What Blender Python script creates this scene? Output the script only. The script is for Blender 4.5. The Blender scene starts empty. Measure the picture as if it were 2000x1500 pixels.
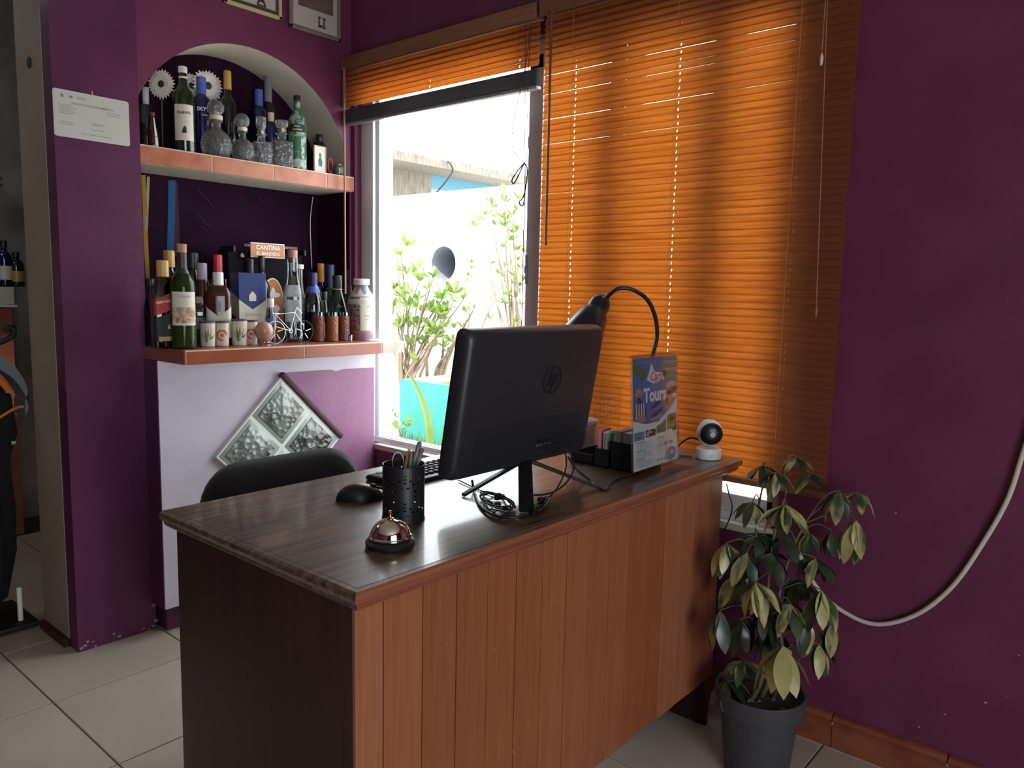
import bpy, bmesh, math, random
from mathutils import Vector, Matrix
RND = random.Random(11)
SC = bpy.context.scene
COL = SC.collection
PI = math.pi

# ------------------------------------------------------------------ camera
YAW, PITCH, ROLL, FPX = 0.70581516, -0.11851126, 0.02175874, 1513.225
CAM = Vector((0, 0, 1.305))
_f = Vector((math.cos(YAW)*math.cos(PITCH), math.sin(YAW)*math.cos(PITCH), math.sin(PITCH)))
_r = Vector((math.sin(YAW), -math.cos(YAW), 0)); _u = _r.cross(_f)
CR = _r*math.cos(ROLL) + _u*math.sin(ROLL); CU = _u*math.cos(ROLL) - _r*math.sin(ROLL); CF = _f
cd = bpy.data.cameras.new('camera'); cd.sensor_width = 36; cd.lens = FPX*36/2000; cd.clip_start = .02
cam = bpy.data.objects.new('camera', cd); COL.objects.link(cam)
M = Matrix.Identity(4)
for i in range(3):
    M[i][0], M[i][1], M[i][2], M[i][3] = CR[i], CU[i], -CF[i], CAM[i]
cam.matrix_world = M
SC.camera = cam

# ------------------------------------------------------------------ light
EXPOSURE = 0.0
SKY, SUN = 6.8, 10.0
w = bpy.data.worlds.new('sky'); SC.world = w; w.use_nodes = True
w.node_tree.nodes['Background'].inputs[0].default_value = (.88, .95, 1, 1)
w.node_tree.nodes['Background'].inputs[1].default_value = SKY
sd = bpy.data.lights.new('sun', 'SUN'); sd.energy = SUN; sd.angle = .02; sd.color = (1, .95, .86)
so = bpy.data.objects.new('sun', sd); COL.objects.link(so)
so.rotation_euler = Vector((.50, .12, -.86)).to_track_quat('-Z', 'Y').to_euler()
def portal(name, loc, rot, sx, sy):
    l = bpy.data.lights.new(name, 'AREA'); l.shape = 'RECTANGLE'; l.size = sx; l.size_y = sy; l.cycles.is_portal = True
    o = bpy.data.objects.new(name, l); COL.objects.link(o); o.location = loc; o.rotation_euler = rot
portal('window_portal', (2.42, 1.85, 1.4), (0, PI/2, 0), 1.6, 2.1)
portal('entrance_portal', (-.45, -2.32, 1.15), (PI/2, 0, 0), 2.1, 2.3)
SC.view_settings.view_transform = 'Standard'; SC.view_settings.look = 'None'
SC.view_settings.exposure = EXPOSURE; SC.view_settings.gamma = 1; SC.view_settings.use_curve_mapping = False
SC.cycles.use_denoising = True
SC.cycles.caustics_reflective = False; SC.cycles.caustics_refractive = False
SC.cycles.sample_clamp_indirect = 6

# ------------------------------------------------------------------ helpers
def ray(px, py): return CF + CR*((px-1000)/FPX) - CU*((py-750)/FPX)
def ON(px, py, ax, val):
    d = ray(px, py); return CAM + d*((val-CAM[ax])/d[ax])
def PD(px, py, depth): return CAM + ray(px, py)*depth
def depth(p): return (Vector(p)-CAM).dot(CF)
def ppm(p): return FPX/depth(p)

class G:
    def __init__(s): s.v = []; s.f = []; s.m = []
    def add(s, vs, fs, mi=0):
        b = len(s.v); s.v += [tuple(v) for v in vs]; s.f += [tuple(b+i for i in f) for f in fs]; s.m += [mi]*len(fs); return s
    def box(s, x0, x1, y0, y1, z0, z1, bev=0, mi=0, seg=2):
        vs = [(x, y, z) for x in (x0, x1) for y in (y0, y1) for z in (z0, z1)]
        fs = [(0,1,3,2),(4,6,7,5),(0,4,5,1),(2,3,7,6),(0,2,6,4),(1,5,7,3)]
        if not bev: return s.add(vs, fs, mi)
        bm = bmesh.new(); V = [bm.verts.new(v) for v in vs]
        for f in fs: bm.faces.new([V[i] for i in f])
        bmesh.ops.bevel(bm, geom=bm.edges[:], offset=bev, segments=seg, profile=.5, affect='EDGES')
        bm.verts.index_update()
        s.add([v.co for v in bm.verts], [[v.index for v in f.verts] for f in bm.faces], mi); bm.free(); return s
    def lathe(s, prof, n=24, c=(0,0,0), sq=0, mi=0, closed=True, sy=1.0):
        b = len(prof); vs = []
        for i in range(n):
            a = 2*PI*i/n; k = sqf(a, sq)
            for r, z in prof: vs.append((c[0]+r*k*math.sin(a), c[1]-r*k*math.cos(a)*sy, c[2]+z))
        fs = [(i*b+j, ((i+1)%n)*b+j, ((i+1)%n)*b+j+1, i*b+j+1) for i in range(n) for j in range(b-1)]
        if closed:
            fs.append([i*b for i in range(n)][::-1]); fs.append([i*b+b-1 for i in range(n)])
        return s.add(vs, fs, mi)
    def tube(s, pts, r, n=8, mi=0, caps=True, flat=None):
        pts = [Vector(p) for p in pts]; m = len(pts); rs = r if isinstance(r, (list, tuple)) else [r]*m
        t = (pts[1]-pts[0]).normalized(); up = Vector((0,0,1)) if abs(t.z) < .9 else Vector((1,0,0))
        nn = (up - t*up.dot(t)).normalized(); vs = []
        for i in range(m):
            t = (pts[min(i+1,m-1)]-pts[max(i-1,0)]).normalized(); nn = (nn - t*nn.dot(t)).normalized(); bb = t.cross(nn)
            for j in range(n):
                a = 2*PI*j/n; k = flat or 1
                vs.append(pts[i] + nn*(rs[i]*math.cos(a)*k) + bb*(rs[i]*math.sin(a)))
        fs = [(i*n+j, i*n+(j+1)%n, (i+1)*n+(j+1)%n, (i+1)*n+j) for i in range(m-1) for j in range(n)]
        if caps: fs += [list(range(n))[::-1], [(m-1)*n+j for j in range(n)]]
        return s.add(vs, fs, mi)
    def prism(s, poly, p0, eu, ev, en, mi=0, mi_side=None):
        p0, eu, ev, en = map(Vector, (p0, eu, ev, en)); k = len(poly)
        a = [p0+eu*u+ev*v for u, v in poly]; vs = a+[p+en for p in a]
        s.add(vs, [list(range(k))[::-1], [k+i for i in range(k)]], mi)
        b = len(s.v)-2*k
        for i in range(k):
            s.f.append((b+i, b+(i+1)%k, b+k+(i+1)%k, b+k+i)); s.m.append(mi if mi_side is None else mi_side)
        return s
    def ball(s, c, rx, ry=None, rz=None, n=16, m=10, mi=0):
        ry = ry or rx; rz = rz or rx; vs = []; fs = []
        for i in range(1, m):
            t = PI*i/m
            for j in range(n):
                a = 2*PI*j/n; vs.append((c[0]+rx*math.sin(t)*math.cos(a), c[1]+ry*math.sin(t)*math.sin(a), c[2]+rz*math.cos(t)))
        for i in range(m-2):
            for j in range(n): fs.append((i*n+j, (i+1)*n+j, (i+1)*n+(j+1)%n, i*n+(j+1)%n))
        t = len(vs); vs += [(c[0], c[1], c[2]+rz), (c[0], c[1], c[2]-rz)]
        for j in range(n): fs.append((t, j, (j+1)%n)); fs.append((t+1, (m-2)*n+(j+1)%n, (m-2)*n+j))
        return s.add(vs, fs, mi)
    def xf(s, fn): s.v = [tuple(fn(Vector(v))) for v in s.v]; return s
    def mesh(s, name, mats, smooth=35, recalc=True):
        me = bpy.data.meshes.new(name); me.from_pydata(s.v, [], s.f)
        mats = mats if isinstance(mats, (list, tuple)) else [mats]
        for m in mats: me.materials.append(m)
        me.polygons.foreach_set('material_index', s.m)
        if recalc:
            bm = bmesh.new(); bm.from_mesh(me); bmesh.ops.recalc_face_normals(bm, faces=bm.faces[:]); bm.to_mesh(me); bm.free()
        if smooth:
            me.shade_smooth(); me.set_sharp_from_angle(angle=math.radians(smooth))
        me.update(); return me
    def obj(s, name, mats, parent=None, smooth=35, recalc=True):
        return link(name, s.mesh(name, mats, smooth, recalc), parent)
def sqf(a, p):
    return 1.0 if not p else 1/((abs(math.cos(a))**p+abs(math.sin(a))**p)**(1/p))
def link(name, data, parent=None):
    o = bpy.data.objects.new(name, data); COL.objects.link(o)
    if parent is not None: o.parent = parent
    return o
def tag(o, label, cat, group=None):
    o['label'] = label; o['category'] = cat
    if group: o['group'] = group
    return o
def thing(name, label, cat, loc=(0,0,0), rz=0, group=None):
    o = link(name, None); o.location = loc; o.rotation_euler = (0, 0, rz); o.empty_display_size = .05
    return tag(o, label, cat, group)
def struct(o): o['kind'] = 'structure'; return o
def spline(pts, n=8):
    P = [Vector(p) for p in pts]; out = []
    for i in range(len(P)-1):
        a, b, c, d = P[max(i-1,0)], P[i], P[i+1], P[min(i+2,len(P)-1)]
        for k in range(n):
            t = k/n; out.append(.5*((2*b)+(c-a)*t+(2*a-5*b+4*c-d)*t*t+(3*b-a-3*c+d)*t**3))
    return out+[P[-1]]
_tc = {}
def text(s, size, bold=0, shear=0, align='CENTER'):
    k = (s, size, bold, shear, align)
    if k not in _tc:
        c = bpy.data.curves.new('lettering', 'FONT'); c.body = s; c.size = size; c.offset = bold*size; c.shear = shear
        c.align_x = align; c.align_y = 'CENTER'; c.resolution_u = 2
        o = bpy.data.objects.new('lettering', c); me = bpy.data.meshes.new_from_object(o)
        _tc[k] = ([tuple(v.co) for v in me.vertices], [tuple(p.vertices) for p in me.polygons])
        bpy.data.objects.remove(o); bpy.data.curves.remove(c); bpy.data.meshes.remove(me)
    return _tc[k]
def face_cam(p): return math.atan2(CAM.y-p[1], CAM.x-p[0]) + PI/2

# ------------------------------------------------------------------ materials
def nd(t, kind, **kw):
    n = t.nodes.new(kind)
    for k, v in kw.items(): setattr(n, k, v)
    return n
def rgba(c): return (c[0], c[1], c[2], 1)
def mat(name, col, rough=.5, metal=0, col2=None, ns=8, nscale=(1,1,1), nlo=.35, nhi=.65, bump=0, bs=40, trans=0, ior=1.45, coat=0, spec=.5, sheen=0, detail=4, vor=False, subs=0):
    m = bpy.data.materials.new(name); m.use_nodes = True; t = m.node_tree; b = t.nodes['Principled BSDF']
    I = b.inputs; I['Base Color'].default_value = rgba(col); I['Roughness'].default_value = rough; I['Metallic'].default_value = metal
    I['Transmission Weight'].default_value = trans; I['IOR'].default_value = ior; I['Coat Weight'].default_value = coat; I['Specular IOR Level'].default_value = spec
    I['Sheen Weight'].default_value = sheen; I['Coat Roughness'].default_value = .08
    if col2 or bump:
        tc = nd(t, 'ShaderNodeTexCoord'); mp = nd(t, 'ShaderNodeMapping'); mp.inputs['Scale'].default_value = nscale
        t.links.new(tc.outputs['Object'], mp.inputs[0])
    if col2:
        n = nd(t, 'ShaderNodeTexNoise'); n.inputs['Scale'].default_value = ns; n.inputs['Detail'].default_value = detail
        r = nd(t, 'ShaderNodeMapRange'); r.inputs[1].default_value = nlo; r.inputs[2].default_value = nhi
        x = nd(t, 'ShaderNodeMix', data_type='RGBA'); x.inputs[6].default_value = rgba(col); x.inputs[7].default_value = rgba(col2)
        t.links.new(mp.outputs[0], n.inputs[0]); t.links.new(n.outputs[0], r.inputs[0]); t.links.new(r.outputs[0], x.inputs[0]); t.links.new(x.outputs[2], I['Base Color'])
    if bump:
        n2 = nd(t, 'ShaderNodeTexVoronoi' if vor else 'ShaderNodeTexNoise'); n2.inputs['Scale'].default_value = bs
        bn = nd(t, 'ShaderNodeBump'); bn.inputs['Strength'].default_value = bump; bn.inputs['Distance'].default_value = .01
        t.links.new(mp.outputs[0], n2.inputs[0]); t.links.new(n2.outputs[0], bn.inputs['Height']); t.links.new(bn.outputs[0], I['Normal'])
    return m
def thin_glass(name, col=(1,1,1), gl=.12, rough=.02):
    m = bpy.data.materials.new(name); m.use_nodes = True; t = m.node_tree; t.nodes.clear()
    o = nd(t, 'ShaderNodeOutputMaterial'); tr = nd(t, 'ShaderNodeBsdfTransparent'); g = nd(t, 'ShaderNodeBsdfGlossy'); mx = nd(t, 'ShaderNodeMixShader')
    lw = nd(t, 'ShaderNodeLayerWeight'); lw.inputs[0].default_value = .35
    r = nd(t, 'ShaderNodeMapRange'); r.inputs[3].default_value = gl*.3; r.inputs[4].default_value = min(1, gl*6)
    tr.inputs[0].default_value = rgba(col); g.inputs['Roughness'].default_value = rough
    t.links.new(lw.outputs['Fresnel'], r.inputs[0]); t.links.new(r.outputs[0], mx.inputs[0])
    t.links.new(tr.outputs[0], mx.inputs[1]); t.links.new(g.outputs[0], mx.inputs[2]); t.links.new(mx.outputs[0], o.inputs[0]); return m
def translucent(name, col, col2, ns, nscale, mixf=.5, gloss=.03, rnd=False, tcol=None, dcol=None):
    m = bpy.data.materials.new(name); m.use_nodes = True; t = m.node_tree; t.nodes.clear()
    o = nd(t, 'ShaderNodeOutputMaterial'); d = nd(t, 'ShaderNodeBsdfDiffuse'); tl = nd(t, 'ShaderNodeBsdfTranslucent'); g = nd(t, 'ShaderNodeBsdfGlossy')
    g.inputs['Roughness'].default_value = .35; a = nd(t, 'ShaderNodeMixShader'); b = nd(t, 'ShaderNodeMixShader'); a.inputs[0].default_value = mixf; b.inputs[0].default_value = gloss
    tc = nd(t, 'ShaderNodeTexCoord'); mp = nd(t, 'ShaderNodeMapping'); mp.inputs['Scale'].default_value = nscale
    t.links.new(tc.outputs['Object'], mp.inputs[0]); n = nd(t, 'ShaderNodeTexNoise'); n.inputs['Scale'].default_value = ns; n.inputs['Detail'].default_value = 5
    if rnd:
        oi = nd(t, 'ShaderNodeObjectInfo'); ml = nd(t, 'ShaderNodeMath', operation='MULTIPLY'); ml.inputs[1].default_value = 37
        cb = nd(t, 'ShaderNodeCombineXYZ'); t.links.new(oi.outputs['Random'], ml.inputs[0])
        for k in range(3): t.links.new(ml.outputs[0], cb.inputs[k])
        t.links.new(cb.outputs[0], mp.inputs['Location'])
    t.links.new(mp.outputs[0], n.inputs[0])
    r = nd(t, 'ShaderNodeMapRange'); r.inputs[1].default_value = .4; r.inputs[2].default_value = .6
    x = nd(t, 'ShaderNodeMix', data_type='RGBA'); x.inputs[6].default_value = rgba(col); x.inputs[7].default_value = rgba(col2)
    t.links.new(n.outputs[0], r.inputs[0]); t.links.new(r.outputs[0], x.inputs[0])
    if dcol: d.inputs[0].default_value = rgba(dcol)
    else: t.links.new(x.outputs[2], d.inputs[0])
    if tcol: tl.inputs[0].default_value = rgba(tcol)
    else: t.links.new(x.outputs[2], tl.inputs[0])
    t.links.new(d.outputs[0], a.inputs[1]); t.links.new(tl.outputs[0], a.inputs[2]); t.links.new(a.outputs[0], b.inputs[1]); t.links.new(g.outputs[0], b.inputs[2]); t.links.new(b.outputs[0], o.inputs[0])
    return m
PURPLE = mat('purple_paint', (.150,.030,.076), .5, col2=(.122,.023,.063), ns=5, bump=.12, bs=60)
PURPLE2 = mat('violet_paint', (.112,.025,.076), .38, col2=(.082,.018,.058), ns=4, bump=.15, bs=50)
PURPLE_LIT = mat('lit_purple_paint', (.26,.105,.205), .55, col2=(.22,.085,.175), ns=5, bump=.1, bs=50)  # purple wall paint lightened, strong window light put into the colour
MAROON = mat('maroon_paint', (.075,.014,.03), .6, bump=.1)
CREAM = mat('cream_paint', (.62,.56,.47), .7, col2=(.55,.50,.42), ns=6, bump=.08, bs=60)
LAV = mat('pale_lavender_paint', (.62,.58,.66), .7, col2=(.56,.51,.60), ns=4, bump=.06, bs=40)
BEIGE = mat('beige_paint', (.34,.27,.21), .7, col2=(.30,.24,.19), ns=5, bump=.1)
WHITE = mat('white_paint', (.80,.80,.78), .7)
TILE = mat('floor_tile', (.50,.42,.355), .28, col2=(.45,.375,.315), ns=3, spec=.4)
GROUT = mat('grout', (.14,.10,.075), .9)
PGROUT = mat('pale_grout', (.62,.50,.43), .9)
TERRA = mat('terracotta', (.46,.17,.09), .42, col2=(.35,.10,.05), ns=14, nlo=.3, nhi=.7)
TERRA2 = mat('red_terracotta', (.33,.095,.045), .3, col2=(.25,.06,.028), ns=8, nlo=.3, nhi=.7)
TERRAG = mat('worn_tile', (.52,.44,.37), .5, col2=(.42,.33,.27), ns=20)
TERRAD = mat('baseboard_tile', (.28,.085,.045), .4, col2=(.20,.055,.03), ns=14)
TOPW = mat('dark_varnished_wood', (.17,.105,.066), .33, col2=(.034,.021,.016), ns=3, nscale=(1.3,20,20), nlo=.34, nhi=.66, coat=.35, detail=6, spec=.7)
PLANKS = [mat('cedar_board', c, .42, col2=(c[0]*.72, c[1]*.64, c[2]*.6), ns=3, nscale=(30,30,1.2), nlo=.3, nhi=.75, coat=.1, detail=6) for c in ((.36,.135,.058), (.31,.10,.042), (.34,.115,.05), (.29,.095,.042), (.325,.11,.05))]
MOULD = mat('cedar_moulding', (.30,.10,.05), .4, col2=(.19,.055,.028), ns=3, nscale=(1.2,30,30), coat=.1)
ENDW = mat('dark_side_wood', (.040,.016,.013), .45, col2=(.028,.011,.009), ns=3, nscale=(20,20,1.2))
SLAT = translucent('blind_slat', (.86,.44,.14), (.73,.345,.10), 4, (60,1.5,60), mixf=.62, gloss=.03, rnd=True, dcol=(.28,.11,.055))
RAILB = mat('blind_rail', (.26,.115,.06), .45, col2=(.20,.08,.04), ns=4, nscale=(40,2,40))
CORD = mat('blind_cord', (.45,.25,.12), .7)
ALU = mat('white_aluminium', (.72,.73,.74), .35, metal=.1)
PANE = thin_glass('window_glass', (.93,.97,.96), .06)
BLACK = mat('black_plastic', (.012,.012,.014), .38)
BLACKM = mat('matte_black', (.010,.010,.011), .55)
MONB = mat('monitor_back', (.022,.022,.026), .36, bump=.05, bs=400)
CHROME = mat('polished_chrome', (.82,.76,.70), .07, metal=1)
STEEL = mat('steel_wire', (.55,.55,.56), .25, metal=1)
FABRIC = mat('black_fabric', (.012,.011,.014), .95, bump=.3, bs=500, sheen=.2)
ACRYL = thin_glass('acrylic', (.95,.96,.97), .06, .05)
GWHITE = mat('white_plastic', (.78,.77,.75), .35)
PAPER = mat('paper', (.72,.71,.70), .6)
SOIL = mat('soil', (.025,.018,.013), .95, col2=(.06,.045,.035), ns=60, bump=.8, bs=90)
POT = mat('grey_plastic_pot', (.055,.058,.065), .5, col2=(.045,.047,.053), ns=60, bump=.1, bs=200)
LEAF = translucent('variegated_leaf', (.54,.48,.20), (.045,.085,.035), 1.7, (.8,2.2,.6), mixf=.25, gloss=.06, rnd=True)
LEAFD = translucent('dark_leaf', (.022,.042,.024), (.034,.065,.028), 3, (1,1,1), mixf=.2, gloss=.08, rnd=True)
LEAFC = translucent('cream_leaf', (.58,.52,.23), (.46,.43,.17), 2, (1,1,1), mixf=.25, gloss=.05, rnd=True)
STEM = mat('plant_stem', (.13,.12,.05), .6, col2=(.09,.07,.04), ns=20)
BARK = mat('shrub_bark', (.21,.165,.11), .8, col2=(.15,.11,.075), ns=20)
GREEN = translucent('garden_leaf', (.11,.21,.035), (.19,.24,.06), 3, (1,1,1), mixf=.35, gloss=.04, rnd=True)
GRASS = translucent('grass', (.085,.15,.035), (.14,.18,.055), 8, (1,1,1), mixf=.3, gloss=.02)
AQUA = mat('aqua_paint', (.025,.20,.175), .6, col2=(.03,.215,.19), ns=6)
BLUEB = mat('sky_blue_paint', (.07,.20,.27), .6)
CONC = mat('raw_concrete', (.20,.175,.14), .9, col2=(.12,.105,.085), ns=5, nscale=(6,6,1), bump=.4, bs=12)
def c(name, col, rough=.4, **k): return mat(name, col, rough, **k)
WIRE = mat('cable_sheath', (.62,.56,.50), .5)
M_ = {k: c(k, *v) for k, v in dict(
    cap_white=((.70,.69,.64), .45), cap_gold=((.55,.33,.10), .35), cap_blue=((.06,.12,.42), .35), cap_black=((.02,.02,.022), .4),
    cap_red=((.50,.03,.06), .3), cap_cream=((.62,.56,.42), .5), cork=((.50,.26,.19), .8), lilac_cap=((.36,.28,.36), .5), cap_yellow=((.65,.42,.06), .4),
    cap_orange=((.55,.20,.04), .35), cap_navy=((.02,.03,.09), .4), lab_cream=((.66,.62,.52), .6), lab_red=((.45,.035,.03), .5), lab_black=((.02,.018,.018), .6),
    lab_grey=((.25,.25,.26), .6), ink=((.03,.025,.03), .7), ink_grey=((.28,.29,.31), .7), ink_white=((.75,.75,.75), .6), ink_red=((.5,.05,.06), .6), ink_green=((.03,.16,.06), .6),
    gold=((.45,.30,.08), .4), amber=((.060,.017,.011), .08), box_blue=((.035,.06,.19), .4), box_cream=((.62,.58,.48), .5), orange=((.50,.17,.04), .5), rust=((.32,.08,.03), .5),
    cup_white=((.58,.52,.42), .4), cup_green=((.10,.12,.03), .4), cup_red=((.45,.08,.06), .4), leather=((.14,.035,.02), .45), leather2=((.22,.07,.025), .45),
    egg=((.44,.22,.15), .25), yellow=((.58,.42,.05), .6), ribbon_white=((.62,.55,.45), .7), ribbon_blue=((.05,.19,.42), .6), ribbon_wine=((.17,.04,.08), .6),
    pink=((.62,.16,.25), .6), mint=((.22,.36,.30), .6), brownpen=((.22,.11,.06), .4), greenpen=((.02,.14,.10), .35), yellowpen=((.50,.30,.05), .4), greypen=((.12,.12,.13), .4),
    sky=((.03,.15,.42), .5), sky2=((.05,.25,.45), .5), teal=((.05,.22,.20), .5), leafp=((.05,.16,.06), .5), stone=((.30,.26,.20), .6), skin=((.45,.20,.13), .6), dark=((.025,.025,.035), .6),
    textblue=((.15,.32,.48), .6), textgrey=((.40,.38,.40), .6), hat=((.50,.27,.17), .6), frame_cream=((.50,.43,.24), .45), frame_grey=((.20,.16,.14), .5), frame_dark=((.08,.05,.045), .5), photo=((.14,.09,.07), .5),
    tala1=((.16,.17,.30), .35), tala2=((.45,.20,.14), .4), tala3=((.20,.11,.11), .45), wood_frame=((.52,.30,.22), .5), figure=((.04,.13,.17), .5), brass=((.60,.48,.28), .3), grey_leather=((.13,.15,.16), .5), orange_wood=((.55,.15,.03), .2), blackcloth=((.012,.012,.014), .85), flower=((.72,.64,.58), .7), terracup=((.3,.1,.06), .5)).items()}
GCLEAR = thin_glass('clear_glass', (.82,.85,.86), .16, .03)
GPALE = thin_glass('pale_glass', (.62,.68,.70), .16, .05)
GAMBER = thin_glass('amber_glass', (.34,.20,.16), .14, .03)
GGREEN = c('green_glass', (.05,.075,.012), .06, trans=.55, ior=1.3)
GDARK = c('dark_green_glass', (.010,.022,.012), .07, coat=.5)
GBLACK = c('black_glass', (.008,.008,.010), .08, coat=.5)
GBLUE = c('cobalt_glass', (.008,.012,.06), .08, coat=.5)
GRED = c('wine_glass', (.045,.010,.012), .08, coat=.4)
GPRINT = c('green_printed_glass', (.035,.13,.06), .3, col2=(.30,.36,.32), ns=45, nlo=.48, nhi=.55)
CRYST = mat('cut_crystal', (.97,.97,.98), .08, trans=.90, ior=1.35, bump=.5, bs=75, vor=True)
CRYSTB = mat('cut_crystal_stopper', (.97,.97,.98), .08, trans=.88, ior=1.35, bump=.3, bs=90, vor=True)
GBLOCK = mat('rain_glass', (.24,.27,.25), .07, col2=(.05,.045,.045), ns=7, nlo=.42, nhi=.6, bump=.9, bs=42, vor=True, coat=.6)
GBLOCKE = mat('glass_block_edge', (.34,.39,.36), .15, coat=.5)

# ------------------------------------------------------------------ structure
XW, YN, YB, YP, YC = 2.258, 2.91, 3.15, 2.85, 2.748      # window wall, niche wall, niche back, pillar, bar front
ZT = 2.75
g = G().box(-3.5, 2.60, -2.7, 6.4, -.12, -.006); floor = struct(g.obj('floor', GROUT, smooth=0))
tm = G().box(-.2325, .2325, -.2325, .2325, -.008, 0, .0012, seg=1).mesh('tile', TILE)
for i in range(-9, 4):
    for j in range(-7, 8):
        cx, cy = .822+.47*i+.235, .675+.47*j+.235
        if cx > 2.25: continue
        link('tile', tm, floor).location = (cx, cy, 0)
nt = G().box(-.0105, .0105, -.2325, .2325, -.008, 0, .001, seg=1).mesh('tile_strip', TILE)
for j in range(-7, 5): link('tile', nt, floor).location = (2.2455, .675+.47*j+.235, 0)
struct(G().box(-3.5, 2.46, -2.6, 3.75, ZT, ZT+.1).box(-3.5, 2.46, 4.2, 6.4, ZT, ZT+.1).box(-3.5, .05, 3.75, 4.2, ZT, ZT+.1).box(.6, 2.46, 3.75, 4.2, ZT, ZT+.1).obj('ceiling', CREAM, smooth=0))  # gap over the rear room is added, unseen, to let daylight in
# window wall
WY0, WY1, WZ0, WZ1, XO = .862, 2.885, .595, 2.22, 2.41
g = G().box(XW, XO, -2.5, WY0, 0, ZT).box(XW, XO, WY1, 6.4, 0, ZT).box(XW, XO, WY0, WY1, 0, WZ0).box(XW, XO, WY0, WY1, WZ1, ZT)
g.box(XO, XO+.02, -2.5, WY0, 0, ZT, mi=1).box(XO, XO+.02, WY1-.06, 6.4, 0, ZT, mi=1).box(XO, XO+.02, WY0, WY1, 0, WZ0-.02, mi=1).box(XO, XO+.02, WY0, WY1, WZ1, ZT, mi=1)
g.box(2.365, XO, WY1-.075, WY1, WZ0, WZ1, mi=1)
struct(g.obj('wall_right', [PURPLE, WHITE], smooth=0))
struct(G().box(XW-.004, XO, WY0, 2.748, WZ0-.02, WZ0+.004, .003).obj('trim_1', CREAM))          # sill
# far side walls of the room
struct(G().box(-3.5, -3.3, -2.5, 6.4, 0, ZT).obj('wall_left', PURPLE, smooth=0))
g = G().box(-3.3, -1.5, -2.5, -2.3, 0, ZT).box(.6, XW, -2.5, -2.3, 0, ZT).box(-1.5, .6, -2.5, -2.3, 2.3, ZT); struct(g.obj('wall_front', PURPLE, smooth=0))
g = G().box(-3.3, -.35, YP+.0, 3.1, 0, ZT); struct(g.obj('wall_partition', PURPLE, smooth=0))
# pillar: purple front, beige side
g = G().box(1.005, 1.283, YP, 3.16, 0, ZT, mi=0).box(1.003, 1.006, 2.925, 3.162, 0, ZT, mi=1).box(.985, 1.006, 2.925, 3.162, 0, .03, mi=2)  # last box: dark strip put in for the baseboard shadow line
struct(g.obj('wall_pillar', [PURPLE2, BEIGE, ENDW], smooth=0))
g = G()
for k in range(14): 
    a = RND.random(); x, z = 1.005+.27*a, abs(RND.gauss(0, .012))+.004
    if k > 9: x, z = 1.28-.006*RND.random(), .03+.08*RND.random()
    r = .004+.006*RND.random()
    g.prism([(r*math.cos(t)*(.6+.6*RND.random()), r*.7*math.sin(t)*(.6+.6*RND.random())) for t in [i*PI/3 for i in range(6)]], (x, YP-.0006, z), (1,0,0), (0,0,1), (0,-.0006,0))
g.obj('chipped_paint', mat('bare_plaster', (.34,.24,.27), .9), bpy.data.objects['wall_pillar'], smooth=0)
tag(G().lathe([(.012,0),(.019,.001),(.019,.004),(.010,.005)], 20).xf(lambda v: Vector((.9995+0*v.x-v.z+.003, 3.03+v.x, 2.04+v.y))).obj('cable_hole_cover', BLACKM), 'small round black cover high on the beige pillar side', 'cover')
# niche wall with arch
AX, AZ, AR = 1.755, 1.75, .5
U0, U1, L0, L1 = 1.739, 1.805, 1.032, 1.083
g = G(); xs = [1.262+(2.248-1.262)*i/48 for i in range(49)]
def az(x): return AZ+math.sqrt(max(0, AR*AR-(x-AX)**2))
for a, b in zip(xs[:-1], xs[1:]):
    g.add([(a,YN,az(a)),(b,YN,az(b)),(b,YN,ZT),(a,YN,ZT)], [(0,1,2,3)], 0)
    g.add([(a,YN,az(a)),(b,YN,az(b)),(b,YB,az(b)),(a,YB,az(a))], [(0,1,2,3)], 1)
for a, b in ((1.2, 1.262), (2.248, XW)):
    g.add([(a,YN,0),(b,YN,0),(b,YN,ZT),(a,YN,ZT)], [(0,1,2,3)], 0)
g.add([(1.262,YN,U0),(1.262,YB,U0),(1.262,YB,az(1.262)),(1.262,YN,az(1.262))], [(0,1,2,3)], 1)
g.add([(2.248,YN,U0),(2.248,YB,U0),(2.248,YB,az(2.248)),(2.248,YN,az(2.248))], [(0,1,2,3)], 1)
g.add([(2.248,YN,0),(2.248,YB,0),(2.248,YB,U0),(2.248,YN,U0)], [(0,1,2,3)], 2)
g.add([(1.262,YN,0),(1.262,YB,0),(1.262,YB,U0),(1.262,YN,U0)], [(0,1,2,3)], 2)
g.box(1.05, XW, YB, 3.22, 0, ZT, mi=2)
NICHE = mat('niche_violet', (.024,.007,.019), .95, col2=(.017,.005,.015), ns=4, bump=.06, bs=50, spec=.08)  # darker violet than the wall, on niche back and lower sides
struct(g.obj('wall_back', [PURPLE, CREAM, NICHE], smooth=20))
# low bar wall under the shelf, with the paint break
px_poly = [(1.765,.945),(1.812,.957),(2.02,.955),(2.045,.946),(2.09,.953),(2.254,.951),(2.254,.11),(1.765,.11)]
g = G().box(1.272, XW, YC, YB, .106, L0, mi=0)
g.prism(px_poly, (0,YC-.001,0), (1,0,0), (0,0,1), (0,-.002,0), mi=1)
g.box(1.268, 1.272, YC, YB, .106, L0, mi=2).box(1.30, XW, YC+.05, YB, 0, .106, mi=2)
struct(g.obj('wall_bar', [LAV, PURPLE_LIT, PURPLE2], smooth=0))
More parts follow.
